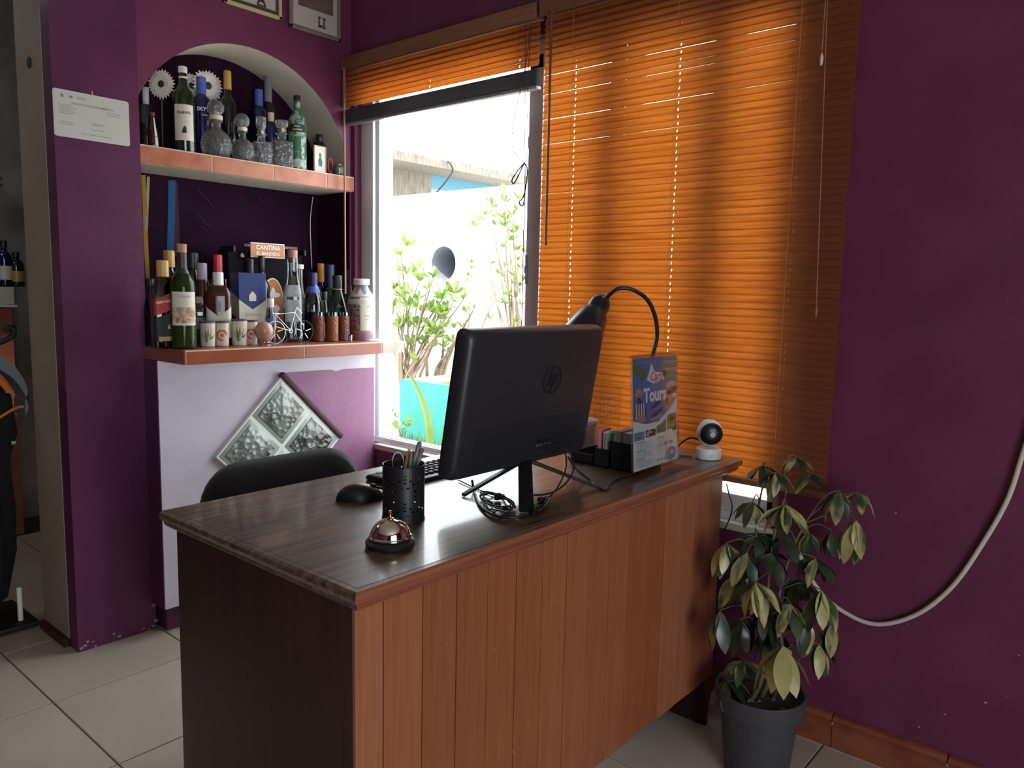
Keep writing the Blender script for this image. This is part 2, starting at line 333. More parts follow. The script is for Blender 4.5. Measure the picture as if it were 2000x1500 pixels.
# dark red lower strip of the window wall behind the desk
# baseboard
bb = struct(G().box(XW-.010, XW, -2.3, 2.70, 0, .085).obj('baseboard_right', PGROUT, smooth=0))
bprof = [(0,0),(.016,0),(.016,.066),(.010,.070),(.010,.074),(.017,.080),(.019,.088),(.016,.096),(.008,.1),(0,.1)]
y = .655
bm_ = G().prism(bprof, (0,0,0), (-1,0,0), (0,0,1), (0,.296,0)).mesh('tile', TERRAD, 40)
for k in range(-10, 7): link('tile', bm_, bb).location = (XW-.001, y+.30*k+.002, 0)
# ------------------------------------------------------------------ tiled shelves
def tiled_shelf(name, label, x0, x1, y0, z0, z1, joints, mats, slabmat, left_side=None):
    t = thing(name, label, 'shelf', (x0, y0, z0))
    G().box(0, x1-x0, .006, YB-y0, 0, z1-z0-.004).obj('slab', slabmat, t, 0)
    G().box(-.001, x1-x0, -.0018, .02, .002, z1-z0-.001).obj('grout_bed', PGROUT, t, 0)
    js = [x0]+joints+[x1]
    for a, b, m in zip(js[:-1], js[1:], mats):
        G().box(a-x0+.002, b-x0-.002, -.0035, .006, .001, z1-z0-.005, .0012, seg=1).obj('edge_tile', m, t, 0)
        G().box(a-x0+.002, b-x0-.002, .008, YB-y0-.002, z1-z0-.005, z1-z0, .001, seg=1).obj('top_tile', m, t, 0)
    if left_side: G().box(-.005, .002, .004, left_side-y0, .001, z1-z0-.002, .0015, seg=1).obj('side_tile', TERRA2, t, 0)
    return t
tiled_shelf('upper_shelf', 'upper tiled shelf across the arched wall niche', 1.284, XW-.002, 2.893, U0, U1, [1.576, 1.847, 2.110], [TERRA]*4, CREAM)
tiled_shelf('bar_shelf', 'deep terracotta tiled bar shelf above the glass block diamond', 1.276, XW-.002, 2.547, L0, L1, [1.750, 2.131], [TERRA2, TERRA2, TERRAG], LAV, YP)

# ------------------------------------------------------------------ glass blocks
t = thing('glass_block_panel', 'diamond panel of four rain textured glass blocks below the bar shelf', 'glass blocks', (1.762, YC, .655))
t.rotation_euler = (0, 0, 0)
HB = .198
def dia(u, v): return ((u-v)/math.sqrt(2), (u+v)/math.sqrt(2))
def rotg(gm): return gm.xf(lambda v: Vector((dia(v.x, v.z)[0], v.y, dia(v.x, v.z)[1])))
rotg(G().box(-HB-.004, HB+.004, -.0195, .0, -HB-.004, HB+.004)).obj('mortar', mat('pale_mortar', (.78,.77,.75), .8), t, 0)
for a in (0, 1):
    for b in (0, 1):
        x0, x1, z0, z1 = (-HB if a == 0 else .005), (-.005 if a == 0 else HB), (-HB if b == 0 else .005), (-.005 if b == 0 else HB)
        o = rotg(G().box(x0, x1, -.020, -.010, z0, z1, .003)).obj('glass_block', GBLOCKE, t)
        rotg(G().box(x0+.020, x1-.020, -.0235, -.019, z0+.020, z1-.020, .0015)).obj('rain_face', GBLOCK, o)
rotg(G().box(HB+.003, HB+.028, -.030, 0, -HB-.010, HB+.012, .006)).obj('painted_edge', MAROON, t)

# ------------------------------------------------------------------ window
FX0, FX1 = 2.292, 2.362
wf = G().box(FX0, FX1, 2.80, WY1, WZ0, WZ1, .003).box(FX0+.02, FX1, 2.78, 2.80, WZ0, WZ1).box(FX0, FX1, WY0, WY0+.03, WZ0, WZ1, .003).box(FX0, FX1, WY0, WY1, WZ1-.05, WZ1, .003)
wf.box(FX0, FX1, WY0, WY1, WZ0, WZ0+.012, .002)
for x in (.300, .318, .338, .355): wf.box(2+x-.002, 2+x+.002, WY0, WY1, WZ0+.012, WZ0+.028)
win = struct(wf.obj('window_1', ALU))
ys = [1.905, 1.50, 1.13, WY0+.03]
for k in range(3):
    a, b = ys[k], ys[k+1]; xo = 2.312 if k != 1 else 2.338
    s = G().box(xo-.013, xo+.013, a-.066, a, WZ0+.028, WZ1-.05, .003).box(xo-.013, xo+.013, b-.0, b+(.045 if k < 2 else .022), WZ0+.028, WZ1-.05, .003)
    s.box(xo-.013, xo+.013, b, a, WZ0+.028, WZ0+.085, .003).box(xo-.013, xo+.013, b, a, WZ1-.10, WZ1-.05, .003)
    so_ = s.obj('sash_frame', ALU, win)
    G().box(xo-.002, xo+.002, b+.015, a-.05, WZ0+.08, WZ1-.09).obj('pane', PANE, so_, 0)
    if k == 0: G().box(xo-.021, xo-.012, a-.012, a-.004, 1.335, 1.445, .002).box(xo-.026, xo-.012, a-.014, a-.004, 1.375, 1.405, .002).obj('latch', mat('grey_latch', (.25,.25,.26), .4), so_)

# ------------------------------------------------------------------ blinds
def slat_mesh(name, length, holes, width=.0242, n=6):
    ysl = [0]
    for h in holes: ysl += [h-.0016, h+.0016]
    ysl.append(length); gg = G(); cs = []
    for k in range(n+1):
        s = -.5+k/n; cs.append((s*width, .0013*(1-(2*s)**2)))
    for off, flip in ((0, 0), (-.0006, 1)):
        for i in range(len(ysl)-1):
            hole = (i % 2 == 1)
            for k in range(n):
                if hole and 2 <= k <= 3: continue
                (a, p), (b, q) = cs[k], cs[k+1]
                vs = [(p+off, ysl[i], a), (q+off, ysl[i], b), (q+off, ysl[i+1], b), (p+off, ysl[i+1], a)]
                gg.add(vs, [(0,1,2,3)])
    return gg.mesh(name, SLAT, 40, recalc=False)
BX = 2.222
TILT = math.radians(16)
def blind(label, y0, y1, ztop, zslat0, holes, pitch, rail):
    t = thing('window_blind', label, 'blind', (BX, y0, ztop), 0, 'orange wood slat window blinds')
    L = y1-y0; sm = slat_mesh('slat', L, holes)
    G().box(-.022, .026, 0, L, -.028, 0, .003).obj('head_rail', RAILB, t)
    v = G().box(-.034, -.024, -.004, L+.004, -.036, .020, .003); v.obj('valance', RAILB, t)
    z = -.045; k = 0
    while ztop+z > zslat0:
        o = link('slat', sm, t); o.location = (RND.uniform(-.0008,.0008), RND.uniform(-.0012,.0012), z)
        o.rotation_euler = (RND.uniform(-.0008,.0008), TILT+RND.uniform(-.025,.025), 0); z -= pitch; k += 1
    zb = z+pitch*.5
    for h in holes:
        G().tube([(-.0135, h+.006, -.03), (-.0135, h+.006, zb)], .0006, 5).obj('ladder_cord', CORD, t)
        G().tube([(.0135, h+.006, -.03), (.0135, h+.006, zb)], .0006, 5).obj('ladder_cord', CORD, t)
    return t, zb
b1, zb = blind('wide blind lowered to the sill, its slats glowing orange', .712, 1.775, 2.290, .748, [.145, .527, .925], .0215, None)
L = 1.775-.712
G().box(-.013, .013, 0, L, zb-.012, zb+.008, .004).obj('bottom_rail', RAILB, b1)
def wand(t, y, x, z0, z1, r=.0045): return G().tube([(x, y, z0), (x, y, z1)], r, 6).obj('tilt_wand', mat('brown_wand', (.14,.065,.045), .35), t)
wand(b1, 1.714-.712, -.045, -.03, 1.470-2.29)
for yy, zz in ((.795-.712, 1.95-2.29), (.764-.712, 1.27-2.29)):
    G().tube([(-.03, .795-.712, -.02), (-.03, yy, zz)], .0009, 5).obj('lift_cord', CORD, b1)
    G().lathe([(.002,.012),(.005,0),(.004,-.014),(.0015,-.02)], 10, (-.03, yy, zz)).obj('cord_tassel', M_['cap_cream'] if zz > -.6 else RAILB, b1)
b2, zb2 = blind('short raised blind over the open window by the bar', 1.800, 2.900, 2.288, 2.095, [.09, .56, .98], .0215, None)
L2 = 1.10
st = slat_mesh('slat', L2, [], n=4)
STK = mat('gathered_slat', (.26,.23,.25), .28, coat=.6)  # bluish sheen of window light put into the grey slat colour
st.materials.clear(); st.materials.append(STK)
for k in range(27):
    o = link('gathered_slat', st, b2); o.location = (RND.uniform(-.0015,.0015), RND.uniform(-.002,.002), 2.090-2.288-.0021*k); o.rotation_euler = (0, PI/2, 0)
G().box(-.014, .014, 0, L2, 2.022-2.288, 2.034-2.288, .004).obj('bottom_rail', STK, b2)
G().tube([(-.04, 2.862-1.8, -.03), (-.04, 2.858-1.8, 1.28-2.288)], .0045, 6).obj('tilt_wand', mat('tan_wand', (.34,.16,.08), .4), b2)
def PB(px, py): 
    p = ON(px, py, 0, BX-.03); return (p.x-BX, p.y-1.8, p.z-2.288)
DCORD = mat('dark_cord', (.04,.03,.028), .7)
G().tube(spline([PB(1035,45), PB(1028,120), PB(1003,240), PB(1001,290), PB(1012,305), PB(1024,318)]), .0014, 5).tube(spline([PB(1038,45), PB(1030,180), PB(1032,280), PB(1026,318)]), .0014, 5).tube([PB(1027,45), PB(1024,318)], .0014, 5).obj('lift_cord', DCORD, b2)
G().tube(spline([PB(1024,318), PB(1010,335), PB(1000,352), PB(1004,358), PB(1014,340), PB(1024,320), PB(1030,335), PB(1024,380), PB(1014,395), PB(1022,400), PB(1027,360)]), .0026, 6).obj('cord_knot', DCORD, b2)
G().tube([PB(1026,320), PB(1022,500), PB(1018,660)], .0018, 5).obj('lift_cord', DCORD, b2)

# ------------------------------------------------------------------ desk
DZ = .82
DX0, DX1, DY0, DY1 = .745, 2.200, .953, 1.626
desk = thing('reception_desk', 'wooden reception desk with cedar board front and dark varnished top', 'desk', (0, 0, 0))
edge = [(0,0),(.006,0),(.010,.006),(.010,.011),(.017,.016),(.020,.024),(.018,.032),(.012,.035),(0,.035)]
G().box(DX0+.0195, DX1-.0195, DY0+.0195, DY1-.001, DZ-.034, DZ, .0006, seg=1).obj('desk_top', TOPW, desk)
def mitred(name, A, B, oa, ob, m):   # edge profile swept from corner A to corner B, ends cut along oa / ob
    vs = [(A[0]+oa[0]*d, A[1]+oa[1]*d, DZ-.0355+z) for d, z in edge]+[(B[0]+ob[0]*d, B[1]+ob[1]*d, DZ-.0355+z) for d, z in edge]; k = len(edge)
    G().add(vs, [(i, (i+1)%k, k+(i+1)%k, k+i) for i in range(k)]+[tuple(range(k)), tuple(range(2*k-1, k-1, -1))]).obj(name, m, desk, 25)
ix0, ix1, iy0, iy1 = DX0+.020, DX1-.020, DY0+.020, DY1
mitred('front_moulding', (ix0, iy0), (ix1, iy0), (-1,-1), (1,-1), MOULD)
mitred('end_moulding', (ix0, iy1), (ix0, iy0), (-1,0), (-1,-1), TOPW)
mitred('end_moulding', (ix1, iy0), (ix1, iy1), (1,-1), (1,0), MOULD)
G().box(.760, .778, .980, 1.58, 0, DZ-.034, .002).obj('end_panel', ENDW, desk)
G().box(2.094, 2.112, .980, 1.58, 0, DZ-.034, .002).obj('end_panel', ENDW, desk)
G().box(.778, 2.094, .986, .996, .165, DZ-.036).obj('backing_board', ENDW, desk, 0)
pk = [.760, .821]+[.912+.0867*i for i in range(13)]+[2.040, 2.112]
for k, (a, b) in enumerate(zip(pk[:-1], pk[1:])):
    gm = G().box(a+.0014, b-.0014, .9745, .987, .158+RND.uniform(0,.004), DZ-.036, .0005, seg=1)
    gm.xf(lambda v: v-Vector(((a+b)/2, .98, 0)))
    o = gm.obj('plank', PLANKS[RND.randrange(5)], desk); o.location = ((a+b)/2, .98+RND.uniform(-.0006,.0006), 0)
# scratches in the varnish
g = G()
for k in range(46):
    x, z = RND.uniform(.78, 2.0), RND.uniform(.2, .74); a = RND.gauss(PI/2, .35); l = RND.uniform(.004, .022); wd = RND.uniform(.0005,.0011)
    if k % 5 == 0: a = RND.uniform(0, PI)
    dx, dz = math.cos(a)*l, math.sin(a)*l; nx, nz = -math.sin(a)*wd, math.cos(a)*wd
    g.add([(x,.9732,z),(x+dx*.5+nx,.9732,z+dz*.5+nz),(x+dx,.9732,z+dz),(x+dx*.5-nx,.9732,z+dz*.5-nz)], [(0,1,2,3)])
g.obj('scratches', mat('bare_scratch', (.46,.26,.16), .7), desk, 0, recalc=False)['kind'] = 'stuff'

# ------------------------------------------------------------------ monitor
mon = thing('computer_monitor', 'black computer monitor seen from behind on the desk', 'monitor', (1.464, 1.197, DZ))
mw, mh, tl = .524, .350, -.168
def mt(v):  # local panel (u, d, v) -> leaning panel; d toward the camera side is negative y
    u, d, h = v; return Vector((u, math.cos(tl)*d + math.sin(tl)*h, .230 + math.cos(tl)*h - math.sin(tl)*d))
def rrect(wd, hh, r, n=5):
    out = []
    for cx, cy, a0 in ((wd/2-r, hh/2-r, 0), (-wd/2+r, hh/2-r, PI/2), (-wd/2+r, -hh/2+r, PI), (wd/2-r, -hh/2+r, 1.5*PI)):
        out += [(cx+r*math.cos(a0+PI/2*i/n), cy+r*math.sin(a0+PI/2*i/n)) for i in range(n+1)]
    return out
def shell(layers):
    gg = G(); k = len(layers[0][1])
    for i, (d, poly) in enumerate(layers): gg.v += [(u, d, h) for u, h in poly]
    for i in range(len(layers)-1):
        for j in range(k): gg.f.append((i*k+j, i*k+(j+1)%k, (i+1)*k+(j+1)%k, (i+1)*k+j))
    gg.f.append(tuple(range(k))); gg.f.append(tuple((len(layers)-1)*k+j for j in range(k))); gg.m = [0]*len(gg.f); return gg
back = shell([(-.026, rrect(mw*.93, mh*.92, .03)), (-.022, rrect(mw*.97, mh*.965, .026)), (-.012, rrect(mw*.995, mh*.99, .020)), (0, rrect(mw, mh, .018)), (.012, rrect(mw, mh, .018))])
bk = back.xf(mt).obj('back_cover', MONB, mon, 50)
G().prism(rrect(mw-.004, mh-.004, .016), (0,0,0), (1,0,0), (0,0,1), (0,.006,0)).xf(lambda v: mt((v.x, v.y+.012, v.z))).obj('bezel', BLACK, mon)
G().box(-mw/2+.014, mw/2-.014, .018, .0186, -mh/2+.022, mh/2-.014).xf(mt).obj('screen', mat('dark_screen', (.01,.012,.016), .1), mon, 0)
# round emblem with slanted strokes
LOGO = mat('gloss_black_logo', (.016,.016,.019), .22)
ring = G()
for i in range(32):
    a, b = 2*PI*i/32, 2*PI*(i+1)/32
    vs = [(r*math.cos(q)+.055, -.0268-h, r*math.sin(q)+.045) for h in (0, .0012) for q in (a, b) for r in (.036, .033)]
    ring.add([vs[i] for i in (0,1,3,2)]+[vs[i] for i in (4,5,7,6)], [(0,1,2,3),(4,5,6,7),(0,3,7,4),(1,2,6,5)])
sl = .3
def bar(gg, x0, z0, z1, wd=.004):
    gg.prism([(x0+sl*z0, z0), (x0+wd+sl*z0, z0), (x0+wd+sl*z1, z1), (x0+sl*z1, z1)], (.055, -.0268, .045), (1,0,0), (0,0,1), (0,-.0012,0))
bar(ring, -.014, -.014, .033); bar(ring, -.004, -.014, .011); bar(ring, .004, -.033, .014); bar(ring, .014, -.011, .014)
ring.prism([(-.011,.010),(-.002,.010),(.0,.014),(-.010,.014)], (.055,-.0268,.045), (1,0,0), (0,0,1), (0,-.0012,0)).prism([(.004,.010),(.016,.010),(.018,.014),(.006,.014)], (.055,-.0268,.045), (1,0,0), (0,0,1), (0,-.0012,0)).prism([(0,-.014),(.010,-.014),(.011,-.010),(.001,-.010)], (.055,-.0268,.045), (1,0,0), (0,0,1), (0,-.0012,0))
ring.xf(mt).obj('emblem', LOGO, bk)
vents = G()
for i in range(18): vents.box(-.20, .20, -.0268, -.0255, -.155+i*.006, -.1535+i*.006)
v_ = vents.xf(mt).obj('vent_slots', BLACKM, bk, 0); v_['kind'] = 'stuff'
for i in range(4): G().box(.03+.016*i, .041+.016*i, -.0278, -.0265, -.128, -.121).xf(mt).obj('port', mat('port_grey', (.10,.10,.11), .4), bk, 0)
# stand: neck and three feet
def dk(px, py): p = ON(px, py, 2, DZ); return p
hub = Vector((1.470, 1.205, .885))
G().tube(spline([(0, .004, .075), (.004, .010, .068), (hub.x-1.464, hub.y-1.197, .060)]), .024, 12, flat=.5).obj('neck', BLACK, mon)
def foot(px, py, wd, hgt, name='foot'):
    p = dk(px, py); a = Vector((hub.x, hub.y, .066+DZ)); q = Vector((p.x, p.y, DZ)); d = (q-a); d2 = Vector((d.x, d.y, 0)).normalized(); n = Vector((-d2.y, d2.x, 0))*wd
    o0 = Vector((1.464, 1.197, DZ)); gg = G()
    pts = [(a-d2*.01, hgt*1.2), (a+d*.12, hgt*1.1), (a+d*.5, hgt), (q, hgt*.9)]
    vs = []
    for P, h in pts: vs += [P+n-o0, P-n-o0, P-n+Vector((0,0,h))-o0, P+n+Vector((0,0,h))-o0]
    k = len(pts)
    fs = [(4*i+j, 4*i+(j+1)%4, 4*i+4+(j+1)%4, 4*i+4+j) for i in range(k-1) for j in range(4)]+[(0,1,2,3), (4*k-4, 4*k-3, 4*k-2, 4*k-1)]
    bm = bmesh.new(); V = [bm.verts.new(v) for v in vs]
    for f in fs: bm.faces.new([V[i] for i in f])
    bmesh.ops.bevel(bm, geom=bm.edges[:], offset=.002, segments=2, affect='EDGES'); bm.verts.index_update()
    gg.add([v.co for v in bm.verts], [[v.index for v in f.verts] for f in bm.faces]); bm.free()
    return gg.obj(name, BLACK, mon)
foot(904, 970, .008, .008); foot(1028, 1002, .017, .007); foot(1172, 956, .008, .008)
# ------------------------------------------------------------------ desk items
bp = ON(762, 1066, 2, DZ)
bell = thing('service_bell', 'chrome call bell on a black base near the desk corner', 'bell', bp)
G().lathe([(.040,0),(.046,.003),(.047,.010),(.043,.014),(.036,.016),(.033,.020)], 32).obj('base', BLACK, bell)
G().lathe([(.0385,.0165),(.0405,.0175),(.0405,.0205),(.038,.022),(.0375,.026),(.035,.034),(.029,.043),(.019,.0495),(.008,.053),(.004,.0535)], 36).obj('dome', CHROME, bell)
G().lathe([(.0075,.0525),(.0075,.055),(.003,.0565),(.0028,.062),(.0042,.0635),(.0045,.067),(.003,.069)], 14).obj('plunger', mat('brass_button', (.45,.30,.22), .2, metal=1), bell)
cp = ON(788, 1012, 2, DZ)
cup = thing('pencil_cup', 'black perforated metal pencil cup beside the call bell', 'pencil cup', cp, face_cam(cp))
CRd, CH, n, rows = .0445, .118, 48, 32
g = G()
pat = set()
for cxp in range(0, n, 8):
    for jj in (7, 23):
        for du, dv in ((0,0),(0,2),(2,1),(-2,1),(3,-1),(-3,-1),(1,-3),(-1,-3),(0,4)):
            pat.add(((cxp+du) % n, jj+dv)); 
    for jj in range(12, 20, 3): pat.add(((cxp+4) % n, jj))
for rr in (CRd, CRd-.001):
    for i in range(n):
        for j in range(rows):
            if (i, j) in pat: continue
            a, b = 2*PI*i/n, 2*PI*(i+1)/n; z0, z1 = CH*j/rows, CH*(j+1)/rows
            g.add([(rr*math.sin(a), -rr*math.cos(a), z0), (rr*math.sin(b), -rr*math.cos(b), z0), (rr*math.sin(b), -rr*math.cos(b), z1), (rr*math.sin(a), -rr*math.cos(a), z1)], [(0,1,2,3)])
g.obj('perforated_wall', BLACK, cup, 40, recalc=False)
G().lathe([(.001,.001),(CRd+.0012,.001),(CRd+.0012,.006),(CRd-.001,.006),(CRd-.001,.003),(.001,.003)], 36, closed=False).obj('bottom', BLACK, cup)
G().tube([(CRd*math.sin(a), -CRd*math.cos(a), CH) for a in [2*PI*i/36 for i in range(37)]], .0018, 6).obj('rim', BLACK, cup)
pens = [('pen', 'brown wooden pen leaning in the black pencil cup', 'brownpen', (.005,-.012), (.016,.004), .140, .0042),
        ('pen', 'dark green pen, tallest in the black pencil cup', 'greenpen', (-.012,-.008), (.034,.004), .162, .0050),
        ('pencil', 'short yellow pencil standing in the black pencil cup', 'yellowpen', (.000,.012), (.020,.014), .140, .0038),
        ('pen', 'grey pen at the right rim of the black pencil cup', 'greypen', (-.005,.012), (.040,.012), .146, .0044),
        ('pen', 'beige pen at the back of the black pencil cup', 'cap_cream', (-.015,.010), (.012,.022), .142, .0040)]
ccm = Matrix.Rotation(face_cam(cp), 3, 'Z')
for nm, lb, mk, a, b, h, r in pens:
    t = thing(nm, lb, nm, cp+Vector((0,0,.004)), face_cam(cp)); p0, p1 = Vector((a[0]*.8, a[1]*.8, .003)), Vector((b[0], b[1], h))
    d = p1-p0; G().tube([p0, p0+d*.75], r, 10).obj('barrel', M_[mk], t); G().tube([p0+d*.75, p0+d*.97, p1], [r*1.08, r*1.0, r*.45], 10).obj('cap', M_[mk] if mk != 'greenpen' else M_['greypen'], t)
t = thing('scissors', 'scissors with a pale wire loop handle in the pencil cup', 'scissors', cp+Vector((0,0,.004)), face_cam(cp))
G().tube([(-.02,-.005,.002), (-.012,0,.10)], .0022, 8).obj('blade', STEEL, t)
G().tube([(-.004+.012*math.cos(a)-.008, .0, .118+.022*math.sin(a)) for a in [2*PI*i/20 for i in range(21)]], .0018, 6).obj('handle', STEEL, t)
mp_ = ON(704, 975, 2, DZ)
ms = thing('computer_mouse', 'black computer mouse on the desk beside the pencil cup', 'mouse', mp_, math.radians(-122))
def mouse_shape(v):
    x, y, z = v; k = 1-.18*(y/.055)**2; zz = max(z, 0); return Vector((x*k, y, zz*(1-.12*(y/.055))))
G().ball((0,0,0), .032, .056, .037, 24, 16).xf(mouse_shape).obj('body', BLACK, ms, 60)
G().lathe([(.002,-.003),(.0085,-.003),(.0085,.003),(.002,.003)], 16).xf(lambda v: Vector((v.z, v.x+.028, v.y+.027))).obj('scroll_wheel', BLACKM, ms)
G().box(-.0006, .0006, .012, .054, .028, .0335).xf(lambda v: Vector((v.x, v.y, v.z-.25*max(0, v.y-.02)))).obj('button_seam', BLACKM, ms, 0)
kb = thing('keyboard', 'black keyboard behind the pencil cup and monitor', 'keyboard', (1.45, 1.475, DZ), math.radians(2))
G().box(-.215, .215, -.062, .07, .0, .012, .005).obj('case', BLACK, kb)
G().box(-.218, -.16, -.025, .06, .002, .016, .004).obj('corner_rest', BLACK, kb)
km = G().box(-.0075, .0075, -.0072, .0072, 0, .006, .0015, seg=1).mesh('key', BLACKM)
for r_ in range(5):
    for q in range(19): link('key', km, kb).location = (-.185+.0205*q+.003*(r_ % 2), -.035+.021*r_, .0115)
# cables behind the monitor
def cable(name, label, pts, r, m, cat='cable', z=None):
    P = []
    for p in pts:
        q = ON(p[0], p[1], 2, DZ+r+(p[2] if len(p) > 2 else .001)); P.append(q)
    o = Vector(P[0]); sp = spline(P, 6)
    t = G().tube([q-o for q in sp], r, 8).obj(name, m, smooth=60); t.location = o
    return tag(t, label, cat)
cable('cable', 'black cable sweeping round the monitor foot on the desk', [(922,938,.02),(926,958),(936,985),(958,1004),(990,1011),(1024,1008),(1044,996),(1060,985)], .0032, BLACK)
cable('cable', 'thin black cable from the monitor to the sign stand', [(1110,893,.05),(1124,915,.03),(1150,936),(1172,954),(1185,956),(1190,946),(1205,936),(1236,928)], .0028, BLACK)
def hung(label, pts):
    P = [ON(p[0], p[1], 1, p[2]) for p in pts]; o = Vector(P[-1]); t = G().tube([q-o for q in spline(P, 6)], .0024, 8).obj('cable', BLACK, smooth=60); t.location = o; return tag(t, label, 'cable')
hung('black cable hanging left from the monitor ports', [(1060,868,1.145),(1100,882,1.145),(1106,905,1.13),(1100,930,1.11),(1086,955,1.10),(1072,972,1.085)])
hung('black cable hanging right from the monitor ports', [(1068,866,1.145),(1112,884,1.14),(1120,910,1.12),(1112,935,1.105),(1090,956,1.10),(1060,966,1.09),(1030,966,1.085)])
def coil(label, cx, cy, n, wpx, hpx, ang, seed):
    rr = random.Random(seed); P = []
    for i in range(n*9):
        a = 2*PI*i/9; k = .6+.5*rr.random(); u, v = wpx*k*math.cos(a), hpx*k*math.sin(a)
        P.append(ON(cx+u*math.cos(ang)-v*math.sin(ang), cy+u*math.sin(ang)+v*math.cos(ang), 2, DZ+.003+.012*rr.random()))
    o = ON(cx, cy, 2, DZ+.0005); t = thing('coiled_cable', label, 'cable', o)
    G().tube([q-o for q in spline(P, 5)], .0016, 6).obj('loops', BLACK, t, 60)
    w = Vector((.006, .006, .008)); G().box(-.008, .008, -.006, .006, .002, .018, .003).obj('tie', BLACKM, t)
coil('loosely coiled black cord left of the monitor foot', 972, 978, 6, 36, 13, .35, 3)
coil('tightly tied black cord right of the monitor foot', 1056, 986, 6, 24, 8, -.75, 5)
cable('cable', 'short black cable lying under the left monitor edge', [(896,938,.002),(930,954),(962,966),(985,966)], .0018, BLACK)
# ------------------------------------------------------------------ sign holder
sg = thing('sign_holder', 'clear acrylic sign holder with a blue tours flyer', 'sign holder', (1.868, 1.058, DZ), math.radians(1.5))
SW, SH, LEAN = .255, .318, .06
def sgx(v): return Vector((v.x, v.y+LEAN*v.z, v.z+.004))
G().box(-SW/2-.004, SW/2+.004, -.0035, -.0018, 0, SH+.004).xf(sgx).obj('front_sheet', ACRYL, sg, 0)
G().box(-SW/2-.004, SW/2+.004, .0022, .0038, 0, SH+.004).xf(sgx).obj('back_sheet', ACRYL, sg, 0)
G().box(-SW/2-.004, SW/2+.004, -.052, .02, 0, .003, .0008).obj('foot', ACRYL, sg, 0)
fl = G(); FM = ['paper','sky','sky2','teal','leafp','stone','skin','dark','textblue','textgrey','hat','pink','orange','ink_white']
fmats = [PAPER]+[M_[k] for k in FM[1:]]
def fp(poly, mk, lay=1): fl.add([((u-.5)*SW*.97, -.0012*0-.0002*lay, .012+v*(SH-.018)) for u, v in poly], [list(range(len(poly)))], FM.index(mk))
def fr(u0, v0, u1, v1, mk, lay=1): fp([(u0,v0),(u1,v0),(u1,v1),(u0,v1)], mk, lay)
def fe(cx, cy, rx, ry, mk, lay=1, n=14): fp([(cx+rx*math.cos(2*PI*i/n), cy+ry*math.sin(2*PI*i/n)) for i in range(n)], mk, lay)
def ft(s, u, v, size, mk, lay=3, bold=.02, shear=0):
    vs, fs = text(s, size, bold, shear); fl.add([((u-.5)*SW*.97+x, -.0002*lay, .012+v*(SH-.018)+y) for x, y, z in vs], fs, FM.index(mk))
fr(0, 0, 1, 1, 'paper', 0)
fp([(0,1),(0,.455)]+[(.1*i, .40+.055*abs(i-3.6)**1.6/8 if i <= 4 else .40+.0062*(i-4)**2.0) for i in range(1, 11)]+[(1,1)], 'sky', 1)
fp([(0,.98),(.30,.86),(.22,.78),(0,.90)], 'leafp', 2); fp([(.66,1),(1,1),(1,.62),(.78,.50),(.70,.62),(.63,.80)], 'teal', 2)
fr(.68, .86, 1, .885, 'stone', 3); fr(.70, .93, .98, .955, 'sky2', 3); fe(.70, .84, .05, .035, 'dark', 3); fe(.86, .72, .12, .045, 'textgrey', 3)
fp([(.66,.64),(.80,.70),(1,.72),(1,.60),(.80,.48),(.70,.52)], 'stone', 3); fp([(.74,.66),(1,.705),(1,.665),(.8,.63)], 'dark', 4); fe(.84,.60,.06,.03,'hat',4); fe(.93,.62,.05,.02,'paper',4); fe(.75,.57,.05,.035,'leafp',4)
fr(.05, .955, .42, .968, 'sky2', 3)
fp([(.30,.80),(.36,.88),(.40,.95),(.46,.88),(.52,.86),(.66,.85),(.70,.79),(.55,.775),(.50,.755),(.42,.765)], 'ink_white', 3)
ft('Cars', .50, .822, .036, 'pink', 5, .035, .25); ft('tours', .52, .768, .013, 'sky2', 5)
fr(.34, .715, .60, .735, 'sky2', 3); ft('Tours', .48, .655, .052, 'ink_white', 4, .035); fr(.28, .595, .66, .60, 'sky2', 3)
fp([(.02,.50),(.06,.60),(.16,.63),(.25,.58),(.28,.47),(.20,.44),(.06,.45)], 'dark', 3)
for i in range(4): fp([(.05+.055*i,.46),(.075+.055*i,.46),(.08+.05*i,.60),(.06+.05*i,.60)], 'ink_white', 4)
fe(.11, .655, .055, .04, 'skin', 4); fe(.11, .69, .11, .014, 'hat', 5); fe(.11, .705, .06, .03, 'hat', 5); fe(.12,.635,.04,.018,'dark',5); fe(.16, .46, .10, .035, 'skin', 5)
fp([(.36,.53),(.46,.575),(.58,.60),(.62,.575),(.50,.545)], 'dark', 3); fp([(.34,.455),(.50,.50),(.64,.53),(.66,.50),(.48,.455)], 'dark', 3); fp([(.38,.435),(.6,.46),(.62,.45),(.4,.42)], 'hat', 3)
swo = [(u/20, .435-.10*math.sin(PI*u/20*.9)+.17*(u/20)**2.2) for u in range(21)]
fp([(u, v+.012+.02*u) for u, v in swo]+[(u, v-.010) for u, v in swo[::-1]], 'paper', 6)
for i, mk in enumerate(('sky2','dark','teal','leafp')):
    u0 = .01+.248*i; fr(u0, .27+.012*i, u0+.225, .345+.035*i*(i > 1)+.0*i, mk, 2)
    for q in range(5): fe(u0+.03+.165*RND.random(), .285+.012*i+.035*RND.random(), .035, .012, ('skin','textgrey','leafp','stone')[i], 3, 8)
    if i == 3: fe(.87,.40,.06,.022,'dark',4); fe(.92,.30,.06,.016,'dark',4)
for cx0, cw in ((.05, .40), (.52, .30)):
    for k in range(15):
        v = .245-.0155*k
        if cx0 > .5 and k > 9: continue
        hd = k % 5 == 0
        fr(cx0, v, cx0+(cw*.5 if hd else cw*RND.uniform(.7, 1)), v+(.010 if hd else .0055), 'textblue' if hd or (cx0 < .5 and RND.random() < .45) else 'textgrey', 2)
